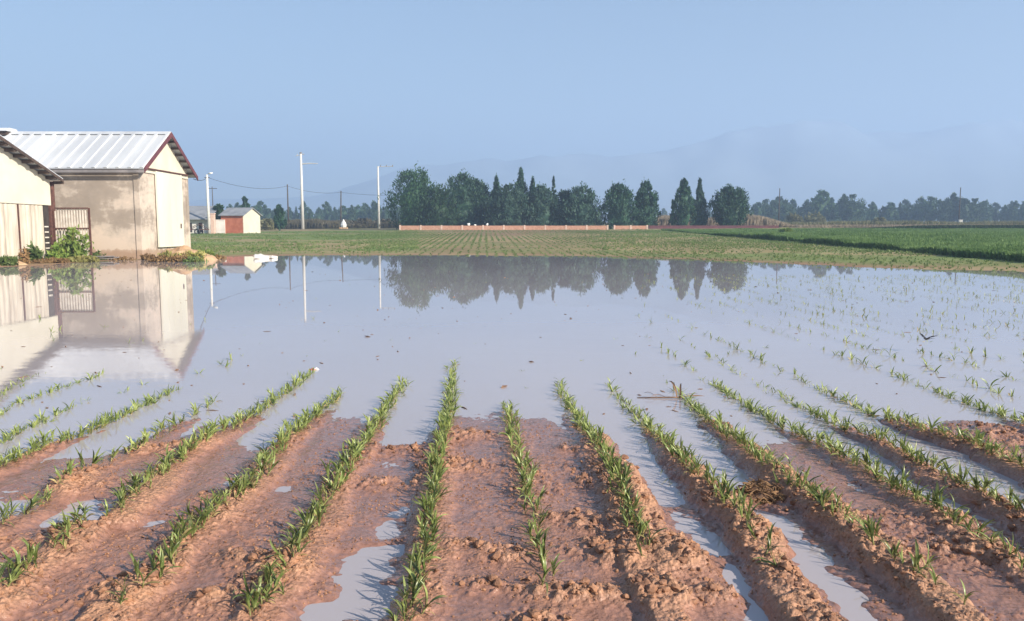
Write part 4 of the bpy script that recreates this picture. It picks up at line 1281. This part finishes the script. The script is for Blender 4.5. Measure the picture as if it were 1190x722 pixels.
def build_shed():
    """nearer shed on the left: its gable wall faces +x, the frame cuts it off"""
    xs = at_depth(60, 268, 50.0).x; yf = 50.0
    ze = top_z(60, 209, yf); slope = .345; ym = yf - 9.0; zr = ze + slope * 9.0; yn = ym - 9.0
    t = thing('cream_shed', 'cream gabled shed with pale sheet siding at the left picture edge', 'shed', (xs, yf, 0))
    def bd(mb, nm, mat, par=t, **k):
        o = mb.build(nm, M[mat], par, **k)
        for v in o.data.vertices: v.co -= Vector((xs, yf, 0))
        return o
    x0 = xs - 14; zl = 3.55
    w = MB(); w.span((x0, yn, -.6), (xs - .12, yf - .02, zl + .1)); bd(w, 'wall', 'plaster')
    g = MB(); g.prism([(yn, zl), (yf + .04, zl), (yf + .04, ze), (ym, zr), (yn, ze)], 'x', x0, xs + .04); bd(g, 'gable_wall', 'cream')
    # siding sheets below, each with a shallow fold
    y = yf - .75; i = 0
    while y > yn + 1.3:
        s = MB(); wd = 1.22
        pts = []
        for j in range(7):
            pts.append((y - wd + wd * j / 6, xs - .04 + (.028 if j % 2 else 0)))
        n = len(pts)
        vs = [(p[1], p[0] + .004, -.3) for p in pts] + [(p[1], p[0] - .004, zl - .03) for p in pts] + [(p[1] - .05, p[0], -.3) for p in pts] + [(p[1] - .05, p[0], zl - .03) for p in pts]
        fs = [(k, k + 1, n + k + 1, n + k) for k in range(n - 1)] + [(2 * n + k + 1, 2 * n + k, 3 * n + k, 3 * n + k + 1) for k in range(n - 1)]
        s.add(vs, fs); bd(s, 'siding_sheet', 'sheet')
        y -= wd + .015; i += 1
        if i == 2 or i == 5:
            pmb = MB(); pmb.span((xs - .06, y - .07, -.3), (xs + .03, y - .01, zl - .03)); bd(pmb, 'siding_post', 'rust'); y -= .085
    # dark doorway strip with ladder-like slats at the far end
    op = MB(); op.span((xs - .11, yf - .70, -.3), (xs - .05, yf - .10, zl - .03)); o = bd(op, 'side_opening', 'opening')
    for k in range(6):
        sl = MB(); sl.span((xs - .045, yf - .68, .45 + k * .34), (xs - .01, yf - .30, .53 + k * .34)); bd(sl, 'slat', 'bar_pale')
    cp = MB(); cp.span((xs - .08, yf - .12, -.4), (xs + .06, yf + .08, zl - .02)); bd(cp, 'corner_post', 'rust')
    dp = MB(); dp.tube([(xs - .05, yf + .35, 3.2), (xs - .05, yf + .35, ze - .1)], .16, 8); bd(dp, 'downpipe', 'rust')
    # roof with overhang, purlins under it
    r = MB(); xo = .70; ov = .40
    roof_slab(r, x0, xs + xo, yf + ov, ze - ov * slope + .12, ym, zr + .12, .05, .92)
    roof_slab(r, x0, xs + xo, yn - ov, ze - ov * slope + .12, ym, zr + .12, .05, .92)
    bd(r, 'roof', 'roof_white')
    for k in range(13):
        q = k / 12.0; yy = yf + .45 + (ym - yf - .45) * q * .98; z = ze + (yf - yy) * slope
        pmb = MB(); pmb.span((xs + .05, yy - .09, z - .10), (xs + xo - .03, yy + .09, z + .09)); bd(pmb, 'purlin', 'dark_wood')
    v = MB(); a = Vector((xs + xo, yf + ov, ze - ov * slope)); b = Vector((xs + xo, ym, zr)); dn = Vector((0, 0, .02)); up = Vector((0, 0, .17)); th = Vector((.04, 0, 0))
    v.add([a - dn, b - dn, b + up, a + up, a - dn + th, b - dn + th, b + up + th, a + up + th], [(0, 1, 2, 3), (7, 6, 5, 4), (0, 4, 5, 1), (1, 5, 6, 2), (2, 6, 7, 3), (3, 7, 4, 0)])
    bd(v, 'verge_board', 'dark_wood')
    return xs


SX = build_shed()


def build_gate():
    Y = 50.9; a = at_depth(61, 241, Y); b = at_depth(104, 241, Y)
    z0 = gz(a.x, Y) + .15; z1 = top_z(80, 241, Y); w = b.x - a.x
    t = thing('barred_gate', 'rusty framed gate with pale upright bars between shed and barn', 'gate', (a.x, Y, 0))
    f = MB(); f.span((-.02, -.05, z0 - .2), (.08, .05, z1)); f.span((w - .10, -.05, z0 - .4), (w, .05, z1 - .05))
    for z in (z1 - .05, z0 + (z1 - z0) * .58, z0 + (z1 - z0) * .22): f.span((.08, -.045, z - .05), (w - .10, .045, z + .03))
    f.build('gate_frame', M['rust'], t)
    n = 13
    for i in range(n):
        x = .12 + (w - .26) * i / (n - 1); bmb = MB(); bmb.span((x - .042, .052, z0), (x + .042, .082, z1 - .08)); bmb.build('bar', M['bar_pale'], t)


build_gate()


def build_shore_bits():
    p = place(118, 50.6)
    t = thing('plank_pile', 'few grey planks lying at the barn foot right of the gate', 'planks', (p.x, p.y, p.z))
    for i, (x, y, z, a) in enumerate(((0, 0, .12, .05), (.1, .2, .19, -.1), (-.1, -.15, .26, .12))):
        mb = MB(); mb.box((x, y, z), (1.7, .2, .06), Matrix.Rotation(a, 3, 'Z')); mb.build('plank', M['gutter'], t)
    # earth heap under the door
    rs = np.random.RandomState(4)
    a = at_depth(212, 290, 51.2); n1, n2 = 46, 22
    th = np.linspace(0, 2 * np.pi, n1, endpoint=False); V = []
    for j in range(n2):
        q = j / (n2 - 1)
        for k in th:
            x, y = math.cos(k) * q * 2.2, math.sin(k) * q * 1.7
            V.append((x, y, 0.95 * (1 - q ** 1.6) - .12))
    V = np.array(V); V[:, 2] += (fbm(V[:, 0] * 1.6 + 9, V[:, 1] * 1.6 + 4, 3, 4) - .5) * .65
    F = [(j * n1 + k, j * n1 + (k + 1) % n1, (j + 1) * n1 + (k + 1) % n1, (j + 1) * n1 + k) for j in range(n2 - 1) for k in range(n1)]
    o = link('earth_heap', mesh_np('earth_heap', V, np.array(F), M['earth'], True), None, (a.x, 51.4, gz(a.x, 51.4)))
    tag(o, 'low tan earth heap at the foot of the barn door', 'earth heap')
    a = place(2, 43.0)
    V2 = V * np.array([.55, .6, .55])
    o = link('mud_heap', mesh_np('mud_heap', V2, np.array(F), M['earth'], True), None, (a.x - .3, 43.6, max(0, a.z) - .05))
    tag(o, 'small reddish mud heap at the waterline at the left edge', 'mud heap')
    p = on_plane(293, 302, .0)
    t = thing('concrete_slab', 'broken pale concrete slabs at the waterline right of the barn', 'slab', (p.x, p.y + 2, .0))
    for i, (x, y, z, s, rx, ry, rz) in enumerate(((0, 0, .12, (1.0, .8, .22), .1, .12, .3), (.5, .5, .1, (.7, .6, .2), -.1, .05, -.4), (-.35, .5, .15, (.6, .5, .18), .2, -.2, .8))):
        mb = MB(); mb.box((x, y, z), s, (Matrix.Rotation(rz, 3, 'Z') @ Matrix.Rotation(rx, 3, 'X') @ Matrix.Rotation(ry, 3, 'Y'))); mb.build('slab_piece', M['slab'], t, bevel=.03)


build_shore_bits()


# ------------------------------------------------------------------ red shed, outbuilding, walls beyond
def build_far_buildings():
    Y = 150.0
    # red shed: long red side facing camera-left, cream gable to the right
    a = at_depth(262, 270, Y); g0 = at_depth(283, 270, Y - 3); g1 = at_depth(302.5, 270, Y + 2)
    z0 = gz(g0.x, Y)
    ze = top_z(283, 250.5, Y); zr = top_z(293, 242.5, Y)
    t = thing('red_shed', 'small red walled shed with cream gable and grey roof', 'shed', (g0.x, g0.y, 0))
    gx = Vector((g1.x - g0.x, g1.y - g0.y)); gl = gx.length; gd = gx / gl; ld = Vector((-gd.y, gd.x)); 
    # local frame: u along gable (right), v back-left along the red side
    vv = Vector((a.x - g0.x, .9)); L_ = vv.length; vd = vv / L_
    def P(u, v, z): return (gd.x * u + vd.x * v, gd.y * u + vd.y * v, z)
    def quadbox(mb, u0, u1, v0, v1, za, zb):
        mb.add([P(u0, v0, za), P(u1, v0, za), P(u1, v1, za), P(u0, v1, za), P(u0, v0, zb), P(u1, v0, zb), P(u1, v1, zb), P(u0, v1, zb)],
               [(3, 2, 1, 0), (4, 5, 6, 7), (0, 1, 5, 4), (1, 2, 6, 5), (2, 3, 7, 6), (3, 0, 4, 7)])
    w = MB(); quadbox(w, 0, gl, .06, L_, z0 - .5, ze); w.build('wall', M['red_wall'], t)
    g = MB(); g.add([P(0, -.06, z0 - .5), P(gl, -.06, z0 - .5), P(gl, -.06, ze), P(gl / 2, -.06, zr), P(0, -.06, ze), P(0, .05, z0 - .5), P(gl, .05, z0 - .5), P(gl, .05, ze), P(gl / 2, .05, zr), P(0, .05, ze)],
                    [(0, 1, 2, 3, 4), (9, 8, 7, 6, 5), (0, 5, 6, 1), (1, 6, 7, 2), (2, 7, 8, 3), (3, 8, 9, 4), (4, 9, 5, 0)]); g.build('gable_wall', M['cream'], t)
    r = MB(); e = .35; sl = (zr - ze) / (gl / 2)
    for s in (0, 1):
        u0, u1 = (-e, gl / 2) if s == 0 else (gl + e, gl / 2)
        q = [P(u0, -.4, ze - e * sl + .04), P(u1, -.4, zr + .04), P(u1, L_ + .3, zr + .04), P(u0, L_ + .3, ze - e * sl + .04)]
        q2 = [(x, y, z + .14) for x, y, z in q]
        r.add(q + q2, [(0, 1, 2, 3), (7, 6, 5, 4), (0, 4, 5, 1), (1, 5, 6, 2), (2, 6, 7, 3), (3, 7, 4, 0)])
    r.build('roof', M['grey_roof'], t)
    # long low grey roofed outbuilding at left
    b0 = at_depth(205, 268, Y - 2); b1 = at_depth(243, 268, Y - 2); zb = gz(b1.x, Y)
    t = thing('low_outbuilding', 'long low white outbuilding with grey roof behind the barn', 'outbuilding', (b1.x, Y - 2, 0))
    W = b1.x - b0.x; ze = top_z(240, 253.5, Y - 2); zr = top_z(240, 240.5, Y + 3)
    mb = MB(); mb.span((-W, 0, zb - .5), (0, 8, ze)); mb.build('wall', M['white_wall'], t)
    r = MB(); r.prism([(-.9, ze - .15), (5, zr), (11, ze - .15), (5, zr + .18)], 'x', -W - .2, .5); r.prism([(-.9, ze - .33), (-.9, ze - .15), (-.7, ze - .10), (-.7, ze - .33)], 'x', -W - .2, .5); r.build('roof', M['grey_roof'], t)
    for i in range(3):
        d = MB(); x = -1.2 - i * 2.0; d.span((x - .7, -.06, zb + .2), (x, -.004, ze - .9)); d.build('window', M['opening'], t)
    # low rubble in front
    p = at_depth(232, 266, Y - 6)
    # brick pillar and white yard wall
    q = at_depth(248, 270, Y - 3); mb = MB(); zt = top_z(248, 249, Y - 3); mb.span((-.34, -.34, gz(q.x, Y - 3) - .4), (.34, .34, zt)); mb.span((-.42, -.42, zt + .003), (.42, .42, zt + .16))
    tag(mb.build('brick_pillar', M['brick_post'], None, (q.x, Y - 3, 0)), 'reddish brick gate pillar left of the white yard wall', 'pillar')
    q0 = at_depth(251, 270, Y - 2.5); q1 = at_depth(261.5, 270, Y - 2.5); zt = top_z(256, 256, Y - 2.5)
    mb = MB(); mb.span((0, 0, gz(q0.x, Y) - .4), (q1.x - q0.x, .25, zt)); mb.span((-.05, -.05, zt + .003), (q1.x - q0.x + .05, .30, zt + .10))
    tag(mb.build('yard_wall', M['white_wall'], None, (q0.x, Y - 2.5, 0)), 'white yard wall between the brick pillar and the red shed', 'wall')
    # heap of clutter before the outbuilding: tyre-like hoops and poles as one junk rack
    q = place(231, Y - 7)
    t = thing('scrap_trailer', 'dark scrap trailer frame parked before the low outbuilding', 'trailer', tuple(q))
    mb = MB(); mb.span((-1.7, -.6, .75), (1.7, .6, .9)); mb.tube([(-1.7, 0, .82), (-2.6, 0, .5)], .06, 6); mb.tube([(-1.6, -.55, .9), (.2, -.55, 1.9), (1.6, -.55, .9)], .05, 6); mb.tube([(-1.6, .55, .9), (.2, .55, 1.9), (1.6, .55, .9)], .05, 6)
    mb.build('frame', M['rust'], t)
    for s in (-1, 1):
        wm = MB(); n = 16; ring = [(math.cos(6.283 * k / n) * .45, s * .75, .45 + math.sin(6.283 * k / n) * .45) for k in range(n + 1)]; wm.tube(ring, .13, 6, caps=False); wm.build('wheel', M['black'], t)
    # low brick wall with pale posts across the field, with a gap
    for (pa, pb, lab) in ((465, 706, 'long low orange brick wall with pale posts before the grove'), (714, 752, 'short low orange brick wall right of the gap'),
                          ):
        Yw = 166.0; A, B = at_depth(pa, 266, Yw), at_depth(pb, 266, Yw)
        t = thing('brick_wall', lab, 'brick wall', (A.x, Yw, 0)); L_ = B.x - A.x
        n = max(2, int(L_ / .8)); xs = np.linspace(0, L_, n + 1); zg = ground_z(A.x + xs, np.full(n + 1, Yw)); zt = top_z((pa + pb) / 2, 262.4, Yw)
        mb = MB(); mb.span((0, -.1, zg.min() - .4), (L_, .1, zt)); mb.build('wall', M['brick'], t)
        k = max(1, int(round(L_ / 4.6)))
        for i in range(k + 1):
            x = L_ * i / k; pm = MB(); pm.span((x - .17, -.17, zg.min() - .4), (x + .17, .17, zt + .12)); pm.build('post', M['brick_post'], t)
    Yw = 170.0; A, B = at_depth(754, 264, Yw), at_depth(905, 264, Yw); t = thing('dark_low_wall', 'thin dark red low wall running on below the cypresses', 'low wall', (A.x, Yw, 0))
    zt = top_z(830, 262.2, Yw); L_ = B.x - A.x; mb = MB(); mb.span((0, -.1, 1.5), (L_, .1, zt - .12)); mb.build('wall', M['purple'], t); mb = MB(); mb.span((0, -.14, zt - .118), (L_, .14, zt)); mb.build('coping', M['purple'], t)
    # white sacks on the wall
    for i, (px, w, lab) in enumerate(((544.5, .8, 'white sack before the grove, leftmost and larger of three'), (552, .7, 'flat white sack lying between two other white sacks'), (566, .6, 'white sack before the grove, rightmost of three'))):
        p = at_depth(px, 262, 166); V, F = BLOBS[i]; zt = top_z(560, 262.4, 166)
        V = V * np.array([w * .5, .16, .34 if i != 1 else .2]); 
        o = link('white_sack', mesh_np('white_sack', V, F, M['white_sack'], True), None, (p.x, 166, zt + (.22 if i != 1 else .12)))
        tag(o, lab, 'sack', 'white sacks on the low brick wall')


build_far_buildings()


# ------------------------------------------------------------------ poles, cables, marker
POLE_TOP = {}


def pole(name, label, px, ytop, Y, r, mat, group, tilt=0.0):
    b = place(px, Y, -.3); H = top_z(px, ytop, Y) - b.z
    t = thing(name, label, 'pole', tuple(b), 0, group)
    mb = MB(); mb.tube([(0, 0, 0), (tilt * H, 0, H)], [r, r * .62], 10); mb.build('shaft', M[mat], t, smooth=True)
    POLE_TOP[label] = Vector((b.x + tilt * H, Y, b.z + H))
    return t, H


def build_poles():
    GP = 'utility poles along the far edge of the fields'
    Y = 200
    t, H = pole('concrete_pole', 'tallest white concrete pole with a long side arm', 352, 178.5, Y, .42, 'concrete', GP)
    mb = MB(); z = H - 2.6; mb.tube([(.3, 0, z), (2.2, 0, z + .12), (4.3, 0, z + .05)], [.20, .16, .11], 6); mb.build('side_arm', M['steel'], t)
    mb = MB(); mb.tube([(-1.3, 0, H - .65), (.9, 0, H - .1)], .09, 6); mb.tube([(-.9, 0, H - .5), (-.9, 0, H - .1)], .1, 6); mb.build('crossarm', M['steel'], t)
    mb = MB(); mb.tube([(0, 0, H - .05), (0, 0, H + .28)], .34, 8); mb.build('pole_cap', M['gutter'], t)
    Y = 205
    t, H = pole('concrete_pole', 'slender white concrete pole with insulators on a thin arm left of the grove', 440.5, 193.5, Y, .32, 'concrete', GP)
    mb = MB(); mb.tube([(-.2, 0, H - .12), (4.0, 0, H + .05)], .10, 6); mb.build('crossarm', M['steel'], t)
    for x in (.7, 2.2, 3.8): im = MB(); im.tube([(x, 0, H - .1), (x, 0, H + .38)], [.13, .09], 6); im.build('insulator', M['gutter'], t)
    Y = 146
    t, H = pole('lamp_pole', 'pale concrete lamp pole standing beside the low outbuilding', 243, 203, Y, .30, 'concrete', GP)
    mb = MB(); mb.tube([(0, 0, H - .1), (.35, 0, H + .25), (.6, -.1, H + .3)], .06, 6); mb.build('lamp_arm', M['steel'], t)
    V, F = BLOBS[2]; link('lamp_head', mesh_np('lamp_head', V * np.array([.45, .3, .22]) + np.array([.75, -.1, H + .22]), F, M['white_sack'], True), t)
    mb = MB(); mb.tube([(-.45, 0, H - .55), (.45, 0, H - .55)], .07, 6); mb.build('crossarm', M['rust'], t)
    pole('timber_pole', 'dark timber pole between the red shed and the tall white pole', 335.5, 214.5, 210, .24, 'pole_wood', GP)
    pole('timber_pole', 'leaning dark timber pole between the two white poles', 396, 222, 240, .26, 'pole_wood', GP, .03)
    t, H = pole('timber_pole', 'thin grey pole with crossarm behind the pale lamp pole', 248.5, 217, 260, .2, 'pole_wood', GP)
    mb = MB(); mb.tube([(-1.6, 0, H - .6), (1.6, 0, H - .6)], .12, 6); mb.build('crossarm', M['pole_wood'], t)
    pole('timber_pole', 'dark timber pole in front of the far trees, right of the reeds', 904.5, 219, 250, .22, 'pole_wood', GP)
    pole('timber_pole', 'dark timber pole with white box at its foot at far right', 1113.5, 218, 255, .22, 'pole_wood', GP)
    q = place(1115.5, 250, -.2); t = thing('service_box', 'small white service box at the foot of the far right pole', 'service box', tuple(q))
    mb = MB(); mb.span((-.55, -.3, 0), (.55, .3, 2.0)); mb.build('housing', M['white_wall'], t, bevel=.04); mb = MB(); mb.span((-.65, -.4, 2.003), (.65, .4, 2.15)); mb.build('lid', M['grey_roof'], t)
    # cables
    def cable(label, a, b, sag, r=.035):
        mb = MB(); pts = []
        for i in range(17):
            s = i / 16; p = a.lerp(b, s); p.z -= sag * 4 * s * (1 - s); pts.append(p)
        tag(mb.tube(pts, r, 5).build('power_cable', M['black'], None), label, 'cable', 'overhead cables')
    T = POLE_TOP; k = {i: v for i, v in enumerate(T.values())}
    tall, slim, lamp, tp1, tp2, far1, tp3, tp4 = [k[i] for i in range(8)]
    cable('sagging cable from the barn eave to the pale lamp pole', Vector((BX + .5, BYF, BZE - .4)), lamp - Vector((0, 0, .5)), .3, .03)
    cable('sagging cable from the pale lamp pole to the first dark timber pole', lamp - Vector((0, 0, .5)), tp1 - Vector((0, 0, .4)), 1.3)
    cable('thin cable between the two dark timber poles at left', tp1 - Vector((0, 0, .4)), tp2 - Vector((0, 0, .4)), .9)
    cable('thin cable from the leaning timber pole into the grove', tp2 - Vector((0, 0, .4)), at_depth(478, 226, 195), .5)
    # white marker
    q = place(399.5, 196, -.1)
    t = thing('marker_stone', 'small white pointed marker standing at the field edge', 'marker', tuple(q))
    mb = MB(); mb.span((-1.0, -.5, 0), (1.0, .5, .55)); mb.build('plinth', M['earth'], t)
    mb = MB(); mb.tube([(0, 0, .5), (0, 0, 1.1), (0, 0, 1.7), (0, 0, 2.1), (0, 0, 2.55)], [.6, .75, .55, .28, .1], 8); mb.build('stone', M['white_sack'], t)


build_poles()


# ------------------------------------------------------------------ mountains, haze
def build_mountain(name, Y, prof, seed, depth=650):
    pxs = np.linspace(-700, 1900, 240); n2 = 26
    top = np.interp(pxs, [p[0] for p in prof], [p[1] for p in prof])
    top = top - 5 * (fbm(pxs * .02, pxs * 0, seed, 4) - .5) * 2
    V = []
    for j in range(n2):
        t = j / (n2 - 1)                                              # 0 = foot in front, mid = ridge, 1 = foot behind
        h = math.sin(math.pi * min(max(t, 0), 1)) ** 1.3
        for px, yt in zip(pxs, top):
            x = (px - 595) / FPX * Y; y = Y + (t - .5) * 2 * depth
            ze = at_depth(px, yt, Y).z
            z = 15 + (ze - 15) * h * (1 + .35 * (fbm(np.array([x * .006]), np.array([y * .006]), seed + 3, 4)[0] - .5) * (1 if abs(t - .5) > .03 else 0))
            V.append((x, y, z))
    m = mat_noise(name + '_haze_tint', (.22, .275, .33), (.275, .335, .385), .006, .95)  # part of the haze's pale blue fading is put into the slope colour
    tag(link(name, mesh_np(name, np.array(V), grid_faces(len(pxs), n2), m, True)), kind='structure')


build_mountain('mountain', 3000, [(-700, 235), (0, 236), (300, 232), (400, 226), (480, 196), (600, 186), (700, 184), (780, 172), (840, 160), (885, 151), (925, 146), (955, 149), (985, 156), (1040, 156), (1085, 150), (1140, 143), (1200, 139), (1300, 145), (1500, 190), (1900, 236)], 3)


def build_haze():
    mb = MB(); mb.span((-4400, -260, -3.0), (4400, 4300, 455)); o = mb.build('haze', None)
    m = bpy.data.materials.new('haze_air'); m.use_nodes = True; N = m.node_tree.nodes; N.remove(N['Principled BSDF'])
    v = N.new("ShaderNodeVolumePrincipled"); v.inputs['Color'].default_value = (.495, .68, 1.0, 1); v.inputs['Density'].default_value = HAZE_D; v.inputs['Anisotropy'].default_value = 0.1
    m.node_tree.links.new(v.outputs['Volume'], N['Material Output'].inputs['Volume'])
    o.data.materials.append(m)
    tag(o, 'pale blue morning haze over the whole plain', 'haze', kind='stuff')


HAZE_D = .00067
build_haze()

# ------------------------------------------------------------------ light, sky, camera
SUN_EL, SUN_AZ = 27.0, 126.0          # azimuth clockwise from +y (view direction)
w = bpy.data.worlds.new("World"); SC.world = w; w.use_nodes = True
N = w.node_tree.nodes; L = w.node_tree.links
sky = N.new("ShaderNodeTexSky"); sky.sky_type = 'NISHITA'; sky.sun_disc = False
sky.sun_elevation = R(SUN_EL); sky.sun_rotation = R(SUN_AZ); sky.air_density = 1.2; sky.dust_density = .4; sky.ozone_density = 2.0
L.new(sky.outputs['Color'], N['Background'].inputs['Color']); N['Background'].inputs['Strength'].default_value = .06
sd = bpy.data.lights.new('sun', 'SUN'); sd.energy = 5.0; sd.angle = R(.5); sd.color = (1.0, .90, .76)
so = bpy.data.objects.new('sun', sd); COL.objects.link(so)
az, el = R(SUN_AZ), R(SUN_EL)
to_sun = Vector((math.sin(az) * math.cos(el), math.cos(az) * math.cos(el), math.sin(el)))
so.rotation_euler = (-to_sun).to_track_quat('-Z', 'Y').to_euler(); so.location = (20, -20, 30)

cd = bpy.data.cameras.new('camera'); co = bpy.data.objects.new('camera', cd); COL.objects.link(co)
co.location = (0, 0, CAM_H); co.rotation_euler = (R(90) - PITCH, 0, 0)
cd.sensor_width = 36; cd.sensor_fit = 'HORIZONTAL'; cd.lens = FPX / 1190 * 36; cd.clip_start = .1; cd.clip_end = 30000
SC.camera = co
SC.view_settings.view_transform = 'Standard'; SC.view_settings.look = 'None'; SC.view_settings.gamma = 1; SC.view_settings.use_curve_mapping = False
SC.view_settings.exposure = 1.12
try:
    SC.cycles.use_denoising = True; SC.cycles.denoiser = 'OPENIMAGEDENOISE'
    SC.cycles.volume_bounces = 1; SC.cycles.max_bounces = 8; SC.cycles.transparent_max_bounces = 8
except Exception: pass
